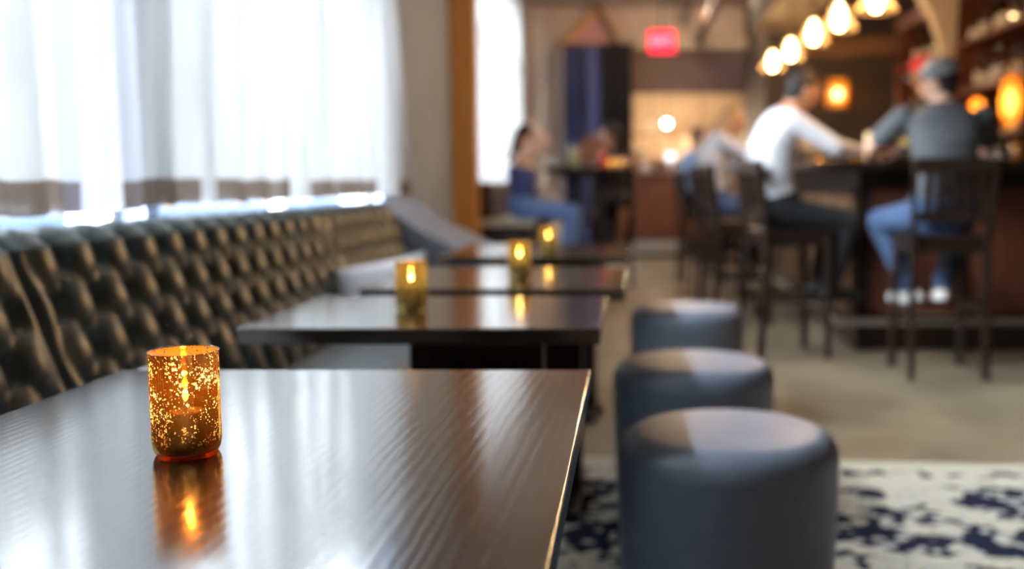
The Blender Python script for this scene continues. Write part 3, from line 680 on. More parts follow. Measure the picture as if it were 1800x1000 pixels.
# ================================================================ round stools
def make_stool():
    t = thing('pouf_stool', '', 'stool', (0, 0, 0), 0, 'round grey leather stools')
    r = 0.262
    pr = [(0.0, 0.474), (0.06, 0.4735), (0.12, 0.471), (0.17, 0.467)]
    for k in range(11):
        a = R(84 - 84 * k / 10); pr.append((r - 0.062 + 0.062 * math.cos(a), 0.403 + 0.062 * math.sin(a)))
    MB().lathe(pr[::-1], n=72).build('seat', M['stool'], t, smooth=True)
    MB().lathe([(0.246, 0.03), (0.252, 0.10), (0.2575, 0.22), (0.261, 0.34), (r, 0.403)], n=72).build('body', M['stool'], t, smooth=True)
    MB().lathe([(r - 0.0012 + 0.0020 * math.cos(a), 0.400 + 0.0020 * math.sin(a)) for a in [2 * PI * k / 8 for k in range(8)]], n=72, closed=True).build('piping', M['stool'], t, smooth=True)
    MB().lathe([(0.0, 0.0), (0.225, 0.0), (0.23, 0.004), (0.23, 0.03), (0.0, 0.03)], n=48).build('base', M['plinth'], t, auto=40)
    return t
st = make_stool(); z_rug = 0.011
spots = [((0.228, 2.385, z_rug), 'nearest round grey leather stool on the rug'), ((0.203, 3.30, z_rug), 'middle round grey leather stool between the other two'), ((0.255, 4.66, 0.0), 'farthest round grey leather stool beyond the rug')]
for i, (p, lb) in enumerate(spots):
    o = st if i == 0 else copy_tree(st); o.location = p; o['label'] = lb; o.rotation_euler.z = i * 0.7; o.scale.z = (1, 1.01, 1.06)[i]

# ================================================================ bar
def make_bar():
    t = thing('bar_counter', 'long dark wood bar counter with a corner where two people sit', 'bar', (0, 0, 0))
    X0, Y0 = 1.12, 6.10; X1, Y1 = XR - 0.02, 11.4; W = 0.62
    pts = [(X0, Y0), (X1, Y0), (X1, Y0 + W), (X0 + W, Y0 + W), (X0 + W, Y1), (X0, Y1)]
    MB().loft([[Vector((x, y, z)) for x, y in pts] for z in (1.13, 1.185)]).build('countertop', M['darkwood'], t, bevel=0.008)
    b = [(X0 + 0.30, Y0 + 0.32), (X1, Y0 + 0.32), (X1, Y0 + 0.55), (X0 + 0.55, Y0 + 0.55), (X0 + 0.55, Y1 - 0.02), (X0 + 0.30, Y1 - 0.02)]
    MB().loft([[Vector((x, y, z)) for x, y in b] for z in (0.0, 1.13)]).build('body', M['darkwood'], t)
    for k in range(3):       # framed panels on the near face
        x = X0 + 0.38 + k * 0.64; p = MB().span((x, Y0 + 0.295, 0.22), (x + 0.56, Y0 + 0.32, 1.02)).build('front_panel', M['redwood'], t, bevel=0.008)
    for k in range(8):       # framed panels on the side face
        y = Y0 + 0.38 + k * 0.60; MB().span((X0 + 0.275, y, 0.22), (X0 + 0.30, y + 0.52, 1.02)).build('front_panel', M['brownwood'], t, bevel=0.008)
    MB().path([(X1 - 0.05, Y0 + 0.16, 0.20), (X0 + 0.14, Y0 + 0.16, 0.20), (X0 + 0.14, Y1 - 0.1, 0.20)], 0.022, 14).build('foot_rail', M['steel'], t, auto=50)
    for x, y, dx, dy in [(1.9, Y0 + .16, 0, .16), (2.8, Y0 + .16, 0, .16), (X0 + .14, 7.3, .16, 0), (X0 + .14, 8.9, .16, 0), (X0 + .14, 10.5, .16, 0)]:
        MB().tube((x, y, 0.20), (x + dx, y + dy, 0.20), 0.013).build('rail_bracket', M['steel'], t, auto=40)
    return t
make_bar()

# back bar along the right wall
def make_backbar():
    t = thing('back_bar', 'tall dark bottle shelf unit behind the bar', 'shelf unit', (0, 0, 0))
    x0, x1, y0, y1 = 2.62, XR - 0.02, 6.95, 11.0
    MB().span((x0, y0, 0), (x1, y1, 0.98)).build('base_cabinet', M['darkwood'], t, bevel=0.005)
    for k in range(6):
        a = y0 + 0.03 + k * (y1 - y0 - 0.03) / 6; d = MB().span((x0 - 0.02, a, 0.10), (x0, a + 0.62, 0.90)).build('door', M['darkwood'], t, bevel=0.006)
        MB().tube((x0 - 0.045, a + 0.56, 0.45), (x0 - 0.045, a + 0.56, 0.58), 0.007).tube((x0 - 0.045, a + 0.56, 0.46), (x0 - 0.02, a + 0.56, 0.46), 0.005).tube((x0 - 0.045, a + 0.56, 0.57), (x0 - 0.02, a + 0.56, 0.57), 0.005).build('handle', M['brass'], d)
    MB().span((x0 - 0.04, y0 - 0.02, 0.98), (x1, y1, 1.02)).build('worktop', M['redwood'], t, bevel=0.005)
    for z in (1.42, 1.83, 2.24):
        MB().span((2.80 if z > 1.5 else 2.63, y0 + 0.05, z - 0.03), (x1, y1, z)).build('shelf', M['redwood'], t, bevel=0.003)
    for y in (y0 + 0.02, 9.0, y1 - 0.05):
        MB().span((2.80, y, 1.02), (x1, y + 0.05, 2.6)).build('upright', M['redwood'], t, bevel=0.003)
    MB().span((2.78, y0, 2.6), (x1, y1, 2.75)).build('cornice', M['redwood'], t, bevel=0.01)
    MB().span((x1 - 0.02, y0, 1.02), (x1, y1, 2.6)).build('back_panel', M['redwood'], t)
    # flaring pilaster on the corner of the unit
    rings = []
    for z, w_, p in [(1.02, 0.10, 0.10), (1.9, 0.10, 0.10), (2.2, 0.12, 0.12), (2.45, 0.17, 0.20), (2.62, 0.24, 0.30), (2.75, 0.26, 0.34)]:
        rings.append([Vector((2.80 - p, 9.05 - w_ / 2, z)), Vector((2.80, 9.05 - w_ / 2, z)), Vector((2.80, 9.05 + w_ / 2, z)), Vector((2.80 - p, 9.05 + w_ / 2, z))])
    MB().loft(rings).build('pilaster', M['cream'], t, bevel=0.01)
    return t
make_backbar()

BOT = {
    'tall': [(0.0, 0.0), (0.036, 0.0), (0.038, 0.006), (0.038, 0.19), (0.033, 0.215), (0.016, 0.245), (0.0135, 0.26), (0.0135, 0.31), (0.015, 0.312), (0.015, 0.32), (0, 0.32)],
    'squat': [(0.0, 0.0), (0.048, 0.0), (0.05, 0.006), (0.05, 0.13), (0.044, 0.16), (0.018, 0.185), (0.016, 0.195), (0.016, 0.235), (0, 0.235)],
    'round': [(0.0, 0.0), (0.040, 0.0), (0.055, 0.03), (0.058, 0.07), (0.045, 0.125), (0.018, 0.165), (0.015, 0.20), (0.017, 0.25), (0, 0.25)]}
BOTM = {}
def bottle(kind, glass, loc, label, group=None):
    t = thing('bottle', label, 'bottle', loc, random.uniform(0, 6), group)
    if kind not in BOTM:
        h = BOT[kind][-1][1]; r = max(p[0] for p in BOT[kind])
        BOTM[kind] = (MB().lathe(BOT[kind], n=20).mesh('bottle_body'), MB().lathe([(0.0165, h - 0.035), (0.0175, h - 0.03), (0.0175, h + 0.006), (0, h + 0.008)], n=14).mesh('bottle_cap'), MB().lathe([(r + 0.0006, h * 0.14), (r + 0.0008, h * 0.42)], n=20).mesh('bottle_label'))
    a, b, c = BOTM[kind]
    for nm, me, m in (('body', a, M[glass]), ('cap', b, M['black']), ('paper_label', c, M['label'])):
        if nm == 'paper_label' and kind == 'round': continue
        me2 = me if me.materials and me.materials[0] == m else me.copy()
        o = link(nm, me2, m, t, True)
    return t
rows = {1.02: 'worktop', 1.42: 'lowest shelf', 1.83: 'middle shelf', 2.24: 'top shelf'}
rnd = random.Random(4)
for z, nm in rows.items():
    y = 7.12 if z > 1.1 else 8.55
    while y < 10.9:
        if abs(y - 9.03) > 0.12 and not (z < 1.1 and y < 8.5):
            k = rnd.choice(['tall', 'tall', 'squat', 'round']); g = rnd.choice(['b_amber', 'b_amber', 'b_green', 'b_clear', 'b_clear'])
            if not (z == 1.42 and abs(y - 7.55) < 0.17) and not (z == 1.42 and abs(y - 8.15) < 0.16):
                c = {'b_amber': 'amber', 'b_green': 'green', 'b_clear': 'clear'}[g]
                bottle(k, g, (2.93 + rnd.uniform(-0.03, 0.05), y, z + 0.001), '%s glass bottle among those on the %s of the back bar' % (c, nm), 'bottles on the back bar %s' % nm)
        y += rnd.uniform(0.15, 0.26)

def bar_lamp(label, loc, r, h, energy):
    t = thing('table_lamp', label, 'lamp', loc)
    MB().lathe([(0, 0), (r * 0.8, 0), (r * 0.85, 0.012), (r * 0.3, 0.03), (r * 0.22, 0.06), (0, 0.06)], n=24).build('base', M['brass'], t, smooth=True)
    MB().lathe([(r * 0.55, 0.055), (r * 0.95, 0.055 + h * 0.25), (r, 0.055 + h * 0.5), (r * 0.8, 0.055 + h * 0.85), (r * 0.5, 0.055 + h)], n=28).build('shade', M['ambershade'], t, smooth=True)
    MB().ell((0, 0, 0.055 + h * 0.45), (r * 0.32, r * 0.32, h * 0.28)).build('bulb', M['bulbamber'], t, smooth=True)
    l = bpy.data.lights.new('lamp_light', 'POINT'); l.energy = energy; l.color = (1, 0.5, 0.15); l.shadow_soft_size = 0.03
    lo = bpy.data.objects.new('lamp_light', l); C.objects.link(lo); lo.location = (0, 0, 0.055 + h * 0.45); lo.parent = t
bar_lamp('amber glass lamp on the bottle shelf right of the grey cap', (2.72, 8.15, 1.421), 0.065, 0.24, 6)
bar_lamp('tall amber glass lamp at the right end of the bottle shelf', (2.76, 7.55, 1.421), 0.075, 0.36, 8)

# ================================================================ bar stools
def make_chair():
    t = thing('bar_chair', '', 'chair', (0, 0, 0), 0, 'dark wooden bar chairs')
    m = M['darkwood']
    MB().span((-0.21, -0.20, 0.735), (0.21, 0.22, 0.775)).build('seat', m, t, bevel=0.014, seg=3)
    MB().span((-0.19, -0.18, 0.675), (0.19, 0.20, 0.735)).build('seat_frame', m, t, bevel=0.004)
    for s in (-1, 1):
        MB().bar((s * 0.195, 0.20, 0.0), (s * 0.185, 0.185, 0.735), 0.036, 0.036).build('leg', m, t, bevel=0.004)
        MB().bar((s * 0.20, -0.23, 0.0), (s * 0.195, -0.19, 0.70), 0.036, 0.036).bar((s * 0.195, -0.19, 0.69), (s * 0.215, -0.255, 1.18), 0.034, 0.036).build('leg', m, t, bevel=0.004)
        MB().bar((s * 0.195, -0.21, 0.36), (s * 0.19, 0.19, 0.36), 0.022, 0.034).build('stretcher', m, t, bevel=0.003)
    fr = MB().bar((-0.19, 0.192, 0.28), (0.19, 0.192, 0.28), 0.034, 0.026).build('foot_rest', m, t, bevel=0.003)
    MB().span((-0.16, 0.182, 0.297), (0.16, 0.206, 0.301)).build('wear_plate', M['steel'], fr)
    MB().bar((-0.19, -0.212, 0.42), (0.19, -0.212, 0.42), 0.034, 0.022).build('stretcher', m, t, bevel=0.003)
    MB().span((-0.225, -0.27, 1.10), (0.225, -0.24, 1.185)).build('top_rail', m, t, bevel=0.008)
    MB().span((-0.20, -0.222, 0.85), (0.20, -0.198, 0.90)).build('lower_rail', m, t, bevel=0.004)
    for k in range(5):
        x = -0.14 + 0.07 * k
        MB().bar((x, -0.212, 0.89), (x, -0.252, 1.115), 0.036, 0.014).build('slat', m, t, bevel=0.002)
    return t
chair = make_chair()
chairs = [((0.945, 6.22, 0), R(-78), 'dark wooden bar chair of the person in the white shirt'),
          ((1.695, 5.63, 0), R(0), 'dark wooden bar chair of the person in the grey cap'),
          ((0.80, 7.65, 0), R(-82), 'empty dark wooden bar chair beyond the white shirted person'),
          ((0.80, 9.02, 0), R(-84), 'dark wooden bar chair of the person in heather grey'),
          ((0.74, 10.75, 0), R(-84), 'dark wooden bar chair of the person in light blue'),
          ((-0.20, 10.42, 0), R(180), 'dark wooden bar chair behind the high table')]
for i, (p, rz, lb) in enumerate(chairs):
    o = chair if i == 0 else copy_tree(chair); o.location = p; o.rotation_euler = (0, 0, rz); o['label'] = lb

# ================================================================ people
def person(name, label, loc, rz, J, cl, vox=0.008, skin='skin', hair='hair_dark', longhair=False, cap=None, group='guests'):
    t = thing(name, label, 'person', loc, rz)
    V = {k: Vector(v) for k, v in J.items()}
    lat_h = (V['hipR'] - V['hipL']).normalized(); lat_s = (V['shR'] - V['shL']).normalized()
    def ring(c, lat, up, wd, dp, n=22):
        up = up.normalized(); fw = up.cross(lat).normalized(); lat = fw.cross(up).normalized()
        return [c + lat * (wd * math.copysign(abs(math.cos(a)) ** 0.85, math.cos(a))) + fw * (dp * math.copysign(abs(math.sin(a)) ** 0.85, math.sin(a))) for a in [2 * PI * i / n for i in range(n)]]
    pel, wai, che, nek, hd = V['pelvis'], V['waist'], V['chest'], V['neck'], V['head']
    up1 = wai - pel; up2 = che - wai; up3 = nek - che
    sm = (V['shL'] + V['shR']) / 2; shw = (V['shR'] - V['shL']).length / 2
    def torso(g, top=True):
        rs = [ring(pel - up1.normalized() * 0.09, lat_h, up1, 0.115 + g, 0.095 + g), ring(pel, lat_h, up1, 0.165 + g, 0.115 + g), ring(pel.lerp(wai, 0.55), lat_h, up1, 0.150 + g, 0.105 + g), ring(wai, lat_h, up1 + up2, 0.138 + g, 0.100 + g),
              ring(wai.lerp(che, 0.5), lat_s, up2, 0.152 + g, 0.110 + g), ring(che, lat_s, up2, 0.168 + g, 0.120 + g)]
        if top:
            rs += [ring(che.lerp(sm, 0.75), lat_s, up3, shw * 0.92 + g, 0.098 + g), ring(sm.lerp(nek, 0.45), lat_s, up3, shw * 0.62 + g, 0.078 + g), ring(nek - up3.normalized() * 0.005, lat_s, up3, 0.066 + g, 0.060 + g)]
        else: rs += [ring(che.lerp(sm, 0.5), lat_s, up3, shw * 0.90 + g, 0.108 + g)]
        return rs
    # face frame
    f = V['face'].normalized(); u = (Vector((0, 0, 1)) - f * f.z).normalized(); l = f.cross(u).normalized()
    A = Matrix((l, f, u)).transposed()
    b = MB(); b.loft(torso(0)); b.cone_capsule(nek - (hd - nek) * 0.25, hd - u * 0.045 - f * 0.012, 0.060, 0.052)
    b.ell(hd, (0.074, 0.096, 0.108), A, 20, 14); b.ell(hd + f * 0.030 - u * 0.062, (0.052, 0.058, 0.058), A); b.ell(hd + f * 0.094 - u * 0.022, (0.014, 0.020, 0.024), A)
    b.ell(hd + f * 0.070 + u * 0.022, (0.058, 0.026, 0.020), A)
    for s in (-1, 1): b.ell(hd + l * s * 0.076 - f * 0.008 - u * 0.015, (0.010, 0.020, 0.031), A)
    shirt = MB(); pants = MB(); long_ = cl.get('sleeve', 'long')
    if cl.get('shirt'): shirt.loft(torso(0.016, cl.get('neck', True)))
    if cl.get('pants'):
        pants.loft([ring(pel - up1.normalized() * 0.10, lat_h, up1, 0.13, 0.11), ring(pel, lat_h, up1, 0.194, 0.144), ring(pel.lerp(wai, 0.6), lat_h, up1, 0.180, 0.135)])
    for sd in ('L', 'R'):
        hp, kn, an, toe = V['hip' + sd], V['kn' + sd], V['an' + sd], V['toe' + sd]
        sh, el, wr = V['sh' + sd], V['el' + sd], V['wr' + sd]
        b.cone_capsule(hp, kn, 0.082, 0.056); mid = kn.lerp(an, 0.32) ; b.cone_capsule(kn, mid, 0.055, 0.054); b.cone_capsule(mid, an, 0.054, 0.036)
        b.cone_capsule(an, an.lerp(toe, 0.9), 0.036, 0.028); b.cone_capsule(sh, el, 0.050, 0.040); em = el.lerp(wr, 0.3); b.cone_capsule(el, em, 0.039, 0.040); b.cone_capsule(em, wr, 0.040, 0.026)
        # hand: palm, four fingers of unequal length with a knuckle bend, thumb from the side of the palm
        d = V.get('hd' + sd, wr - el).normalized(); nrm = V.get('hn' + sd, Vector((0, 0, -1))); nrm = (nrm - d * nrm.dot(d)).normalized(); sdv = d.cross(nrm).normalized()
        inn = sdv if sdv.dot(V['sh' + ('R' if sd == 'L' else 'L')] - sh) > 0 else -sdv
        HA = Matrix((inn, d, nrm)).transposed(); b.ell(wr + d * 0.048, (0.040, 0.054, 0.015), HA); b.cone_capsule(wr, wr + d * 0.03, 0.025, 0.022)
        for k, (off, ln) in enumerate(((0.029, 0.068), (0.010, 0.077), (-0.010, 0.072), (-0.028, 0.056))):
            p0 = wr + d * 0.085 + inn * off; p1 = p0 + (d * 0.85 + nrm * 0.5).normalized() * ln * 0.52; p2 = p1 + (d * 0.4 + nrm * 0.9).normalized() * ln * 0.48
            b.cone_capsule(p0 - d * 0.02, p1, 0.0095, 0.0088, 8); b.cone_capsule(p1, p2, 0.0088, 0.0076, 8)
        p0 = wr + d * 0.028 + inn * 0.030; p1 = p0 + (inn * 0.75 + d * 0.75 + nrm * 0.3).normalized() * 0.042; b.cone_capsule(p0, p1, 0.0125, 0.0105, 8); b.cone_capsule(p1, p1 + (d * 0.9 + nrm * 0.5 + inn * 0.1).normalized() * 0.033, 0.0105, 0.0085, 8)
        if cl.get('shirt') and long_ != 'none':
            shirt.ell(sh, (0.066,) * 3)
            if long_ == 'long':
                shirt.cone_capsule(sh, el, 0.066, 0.055); shirt.tube(el, el.lerp(wr, 0.9), 0.055, 0.040, 14)
            else: shirt.tube(sh, sh.lerp(el, 0.72), 0.068, 0.066, 16)
        if cl.get('pants'):
            pants.cone_capsule(hp, kn, 0.098, 0.072)
            if cl.get('leg', 'long') == 'long': pants.tube(kn, kn.lerp(an, 0.93), 0.072, 0.058, 16)
    # body
    bo = link('body', remeshed(b, vox, 3), M[skin], t, True)
    for s in (-1, 1): MB().ell(hd + f * 0.086 + l * s * 0.031 + u * 0.003, (0.012, 0.008, 0.007), A, 10, 6).build('eye', M['eye'], bo, smooth=True)
    MB().ell(hd + f * 0.085 - u * 0.062, (0.022, 0.009, 0.006), A, 10, 6).build('mouth', M['lip'], bo, smooth=True)
    if cl.get('shirt'): link(cl.get('shirt_name', 'shirt'), remeshed(shirt, 0.011, 5), M[cl['shirt']], t, True)
    if cl.get('pants'): link(cl.get('pants_name', 'trousers'), remeshed(pants, 0.011, 5), M[cl['pants']], t, True)
    if cl.get('shoe'):
        for sd in ('L', 'R'):
            an, toe = V['an' + sd], V['toe' + sd]; s = MB(); s.cone_capsule(an + Vector((0, 0, -0.012)), an.lerp(toe, 0.95), 0.050, 0.040); s.tube(an, an + Vector((0, 0, 0.03)), 0.050, 0.047)
            s.ell(an - (toe - an) * 0.2 - Vector((0, 0, 0.02)), (0.042, 0.045, 0.040)); so = link('shoe', remeshed(s, 0.009, 3), M[cl['shoe']], t, True)
    h = MB(); h.ell(hd - f * 0.020 + u * 0.020, (0.083, 0.096, 0.104), A, 22, 14); h.ell(hd - f * 0.050 - u * 0.040, (0.066, 0.050, 0.060), A)
    if longhair:
        h.cone_capsule(hd - f * 0.055, V['neck'] - f * 0.085 - u * 0.06, 0.075, 0.062); h.cone_capsule(V['neck'] - f * 0.085 - u * 0.06, V['chest'].lerp(V['neck'], 0.55) - f * 0.13, 0.060, 0.035)
    ho = link('hair', remeshed(h, 0.010, 2), M[hair], t, True)
    if cap:
        c = MB(); c.ell(hd - f * 0.012 + u * 0.052, (0.092, 0.108, 0.084), A, 22, 14); cb = V.get('brim', f); cb = (cb - u * cb.dot(u)).normalized()
        co = link('cap', remeshed(c, 0.009, 2), M[cap], t, True)
        BA = Matrix((cb.cross(u).normalized(), cb, u)).transposed(); MB().ell(hd + cb * 0.125 + u * 0.036, (0.072, 0.075, 0.008), BA).build('brim', M[cap], co, smooth=True)
    return t

# person in white shirt (faces +X, leaning on the bar)
JA = dict(pelvis=(0, -0.06, 0.885), waist=(0, -0.105, 1.05), chest=(0, -0.105, 1.27), neck=(0, -0.005, 1.475), head=(0, 0.085, 1.605), face=(-0.10, 0.95, -0.35),
          shL=(-0.185, -0.045, 1.415), shR=(0.185, -0.045, 1.415), elL=(-0.25, 0.20, 1.255), elR=(0.25, 0.20, 1.255), wrL=(-0.10, 0.41, 1.235), wrR=(0.12, 0.42, 1.235),
          hipL=(-0.095, -0.04, 0.875), hipR=(0.095, -0.04, 0.875), knL=(-0.13, 0.345, 0.82), knR=(0.14, 0.345, 0.82), anL=(-0.10, 0.24, 0.395), anR=(0.10, 0.24, 0.395), toeL=(-0.11, 0.42, 0.36), toeR=(0.11, 0.42, 0.36))
person('person', 'person in white shirt and black trousers leaning on the bar', (0.945, 6.22, 0), R(-78), JA, dict(shirt='shirt_white', pants='trouser_black', shoe='shoe_black'), 0.0065, 'skin_tan')
# person in grey tee and cap, back to camera
JB = dict(pelvis=(0, -0.04, 0.885), waist=(0, -0.075, 1.05), chest=(0, -0.05, 1.265), neck=(0, 0.015, 1.475), head=(-0.015, 0.055, 1.605), face=(-0.80, 0.60, -0.10), brim=(-0.8, 0.6, 0),
          shL=(-0.215, 0.0, 1.405), shR=(0.215, 0.0, 1.405), elL=(-0.34, 0.24, 1.245), elR=(0.34, 0.24, 1.245), wrL=(-0.20, 0.52, 1.235), wrR=(0.14, 0.54, 1.235),
          hipL=(-0.095, -0.02, 0.875), hipR=(0.095, -0.02, 0.875), knL=(-0.25, 0.345, 0.83), knR=(0.20, 0.345, 0.83), anL=(-0.07, 0.245, 0.405), anR=(0.09, 0.245, 0.405), toeL=(-0.14, 0.43, 0.375), toeR=(0.12, 0.43, 0.375))
person('person', 'person in charcoal tee, jeans and grey cap with back turned', (1.695, 5.63, 0), 0, JB, dict(shirt='tee_grey', sleeve='short', pants='denim', shoe='shoe_white'), 0.0065, 'skin', cap='cap_grey')
# two people farther along the bar
JC = dict(JA); JC.update(head=(0, 0.09, 1.585), face=(0.1, 0.97, -0.1), elL=(-0.25, 0.26, 1.25), elR=(0.25, 0.26, 1.25), wrL=(-0.10, 0.50, 1.235), wrR=(0.12, 0.50, 1.235), knL=(-0.13, 0.39, 0.82), knR=(0.13, 0.39, 0.82))
person('person', 'person in heather grey top with long blond hair farther along the bar', (0.80, 9.02, 0), R(-84), JC, dict(shirt='shirt_grey', pants='denim', shoe='shoe_black'), 0.009, 'skin_tan', 'hair_blond', longhair=True)
JC2 = dict(JC); JC2.update(chest=(0, -0.13, 1.20), neck=(0, -0.06, 1.37), head=(0, -0.02, 1.50), shL=(-0.18, -0.09, 1.32), shR=(0.18, -0.09, 1.32), face=(0.5, 0.85, 0.0), elL=(-0.23, 0.16, 1.22), elR=(0.23, 0.10, 1.12), wrL=(-0.1, 0.42, 1.235), wrR=(0.12, 0.30, 1.05))
person('person', 'person in light blue shirt at the far end of the bar', (0.74, 10.75, 0), R(-84), JC2, dict(shirt='shirt_blue', pants='trouser_black', shoe='shoe_black'), 0.009, 'skin')
# person with raised arm on the high bench
JD = dict(pelvis=(0, 0, 0.835), waist=(0, -0.01, 0.98), chest=(0, -0.02, 1.13), neck=(0, 0.005, 1.315), head=(0.0, 0.03, 1.455), face=(0.25, 0.93, -0.2),
          shL=(-0.165, -0.02, 1.26), shR=(0.165, -0.02, 1.26), elR=(0.165, 0.215, 1.405), wrR=(0.07, 0.085, 1.575), hdR=(-0.5, -0.6, 0.15), hnR=(-0.1, -0.1, -1), elL=(-0.22, 0.03, 1.00), wrL=(-0.15, 0.24, 0.92),
          hipL=(-0.095, 0.02, 0.815), hipR=(0.095, 0.02, 0.815), knL=(-0.09, 0.44, 0.79), knR=(0.10, 0.44, 0.78), anL=(-0.09, 0.40, 0.36), anR=(0.10, 0.36, 0.36), toeL=(-0.09, 0.57, 0.30), toeR=(0.10, 0.53, 0.30))
person('person', 'person in blue jeans with arm raised to long dark hair', (-0.97, 9.30, 0), R(-90), JD, dict(shirt='top_blue', shirt_name='top', sleeve='none', neck=False, pants='denim_bright', shoe='shoe_white'), 0.008, 'skin_fair', 'hair_dark', longhair=True)
# dark dressed person behind the high table
JE = dict(pelvis=(0, -0.05, 0.885), waist=(0, -0.075, 1.04), chest=(0, -0.06, 1.20), neck=(0, 0.0, 1.38), head=(0.01, 0.04, 1.515), face=(0.95, -0.15, -0.2),
          shL=(-0.17, -0.02, 1.32), shR=(0.17, -0.02, 1.32), elL=(-0.23, 0.22, 1.255), elR=(0.24, 0.24, 1.255), wrL=(-0.02, 0.36, 1.26), wrR=(0.16, 0.36, 1.42), hdR=(-0.1, -0.2, 1), hnR=(-1, 0, 0),
          hipL=(-0.095, -0.02, 0.875), hipR=(0.095, -0.02, 0.875), knL=(-0.12, 0.40, 0.86), knR=(0.12, 0.40, 0.86), anL=(-0.09, 0.28, 0.45), anR=(0.10, 0.28, 0.45), toeL=(-0.09, 0.44, 0.39), toeR=(0.10, 0.44, 0.39))
person('person', 'dark haired person in dark clothes behind the high table', (-0.20, 10.42, 0), R(180), JE, dict(shirt='dress_dark', shirt_name='dress', sleeve='short', pants='dress_dark', leg='short', pants_name='shorts', shoe='shoe_black'), 0.009, 'skin_tan', 'hair_dark', longhair=True)
# person in red cap behind the bar
JF = dict(pelvis=(0, 0, 1.02), waist=(0, 0.0, 1.18), chest=(0, 0.0, 1.38), neck=(0, 0.01, 1.60), head=(0, 0.035, 1.755), face=(0.15, 0.97, -0.12), brim=(0.15, 1, 0),
          shL=(-0.20, 0, 1.53), shR=(0.20, 0, 1.53), elL=(-0.27, 0.06, 1.25), elR=(0.27, 0.06, 1.25), wrL=(-0.16, 0.28, 1.16), wrR=(0.16, 0.28, 1.16),
          hipL=(-0.10, 0, 0.98), hipR=(0.10, 0, 0.98), knL=(-0.11, 0.03, 0.52), knR=(0.11, 0.03, 0.52), anL=(-0.12, -0.01, 0.085), anR=(0.12, -0.01, 0.085), toeL=(-0.14, 0.17, 0.045), toeR=(0.14, 0.17, 0.045))
JF = {k: ((v[0], v[1], v[2] * 1.06) if k not in ('face', 'brim') else v) for k, v in JF.items()}
person('person', 'person in dark shirt and red cap standing behind the bar', (2.20, 7.70, 0), R(80), JF, dict(shirt='dress_dark', pants='trouser_black', shoe='shoe_black'), 0.009, 'skin_tan', cap='cap_red')

# ================================================================ high table group
bt = thing('high_bench', 'high bench with pale seat and oxblood back beyond the pillar', 'bench', (0, 0, 0))
MB().span((-1.42, 9.12, 0.66), (-0.86, 12.0, 0.725)).build('seat', M['paleseat'], bt, bevel=0.025, seg=3)
MB().span((-1.42, 9.14, 0.0), (-0.95, 11.98, 0.66)).build('base', M['plinth'], bt)
MB().span((-1.42, 9.12, 0.725), (-1.24, 12.0, 1.06)).build('backrest', M['brownleather'], bt, bevel=0.05, seg=4)
ht = thing('high_table', 'black high table with twin posts by the person in jeans', 'table', (-0.38, 9.62, 0))
MB().span((-0.40, -0.42, 1.14), (0.38, 0.42, 1.185)).build('tabletop', M['darkwood'], ht, bevel=0.004)
for x in (-0.155, 0.085):
    MB().span((x - 0.045, -0.055, 0.04), (x + 0.045, 0.055, 1.10)).build('post', M['black'], ht, bevel=0.004)
MB().span((-0.30, -0.30, 1.10), (0.28, 0.30, 1.14)).build('top_frame', M['black'], ht, bevel=0.004)
MB().span((-0.30, -0.06, 0.0), (0.26, 0.06, 0.04)).span((-0.30, -0.28, 0.0), (-0.22, 0.28, 0.04)).span((0.18, -0.28, 0.0), (0.26, 0.28, 0.04)).build('base', M['black'], ht, bevel=0.004)
ZT = 1.186
def tumbler(name, label, loc, r, h, liquid, cat='glass', fill=0.8, group=None):
    t = thing(name, label, cat, loc, 0, group)
    MB().lathe([(0, 0.002), (r * 0.82, 0.0), (r * 0.85, 0.004), (r, h), (r - 0.002, h), (r * 0.83, 0.01), (0, 0.008)], n=24).build('glass', M['clear'], t, smooth=True)
    if liquid: MB().lathe([(0, 0.011), (r * 0.80, 0.011), (r * (0.85 + 0.13 * fill) - 0.003, h * fill), (0, h * fill)], n=24).build('drink', M[liquid], t, smooth=True)
    return t
def wineglass(label, loc, liquid=None, group=None):
    t = thing('wine_glass', label, 'glass', loc, 0, group)
    MB().lathe([(0, 0.0), (0.034, 0.0), (0.034, 0.003), (0.005, 0.008), (0.004, 0.085), (0.02, 0.10), (0.038, 0.13), (0.040, 0.16), (0.034, 0.20)], n=24).build('glass', M['clear'], t, smooth=True)
    if liquid: MB().lathe([(0, 0.10), (0.018, 0.102), (0.035, 0.13), (0.037, 0.145), (0, 0.145)], n=20).build('drink', M[liquid], t, smooth=True)
    return t
def plate(label, loc, r=0.12, name='plate'):
    o = MB().lathe([(0, 0.002), (r * 0.55, 0.0), (r * 0.6, 0.004), (r, 0.018), (r, 0.021), (r * 0.6, 0.009), (0, 0.008)], n=32).build(name, M['whiteware'], smooth=True); o.location = loc; return tag(o, label, 'plate')
def votive(label, loc, group='amber votives on the high table'):
    t = thing('votive_candle', label, 'candle', loc, 0, group)
    MB().lathe([(0, 0.0), (0.03, 0.0), (0.036, 0.02), (0.037, 0.075)], n=20).build('glass', M['beer'], t, smooth=True)
    MB().lathe([(0, 0.004), (0.027, 0.004), (0.029, 0.03), (0, 0.03)], n=16).build('wax', M['wax'], t, smooth=True)
    MB().lathe([(0.0003, 0.032), (0.006, 0.042), (0.004, 0.058), (0.0003, 0.068)], n=12).build('flame', M['smallflame'], t, smooth=True)
    return t
tumbler('carafe', 'tall carafe of pale yellow drink on the high table', (-0.52, 9.40, ZT), 0.055, 0.22, 'lemon', 'carafe')
plate('white plate beside the carafe on the high table', (-0.36, 9.36, ZT), 0.10)
tumbler('tumbler', 'white china mug behind the plate on the high table', (-0.31, 9.62, ZT), 0.045, 0.12, None, 'glass')
rb = thing('sauce_bottle', 'red sauce bottle on the high table', 'bottle', (-0.265, 9.50, ZT))
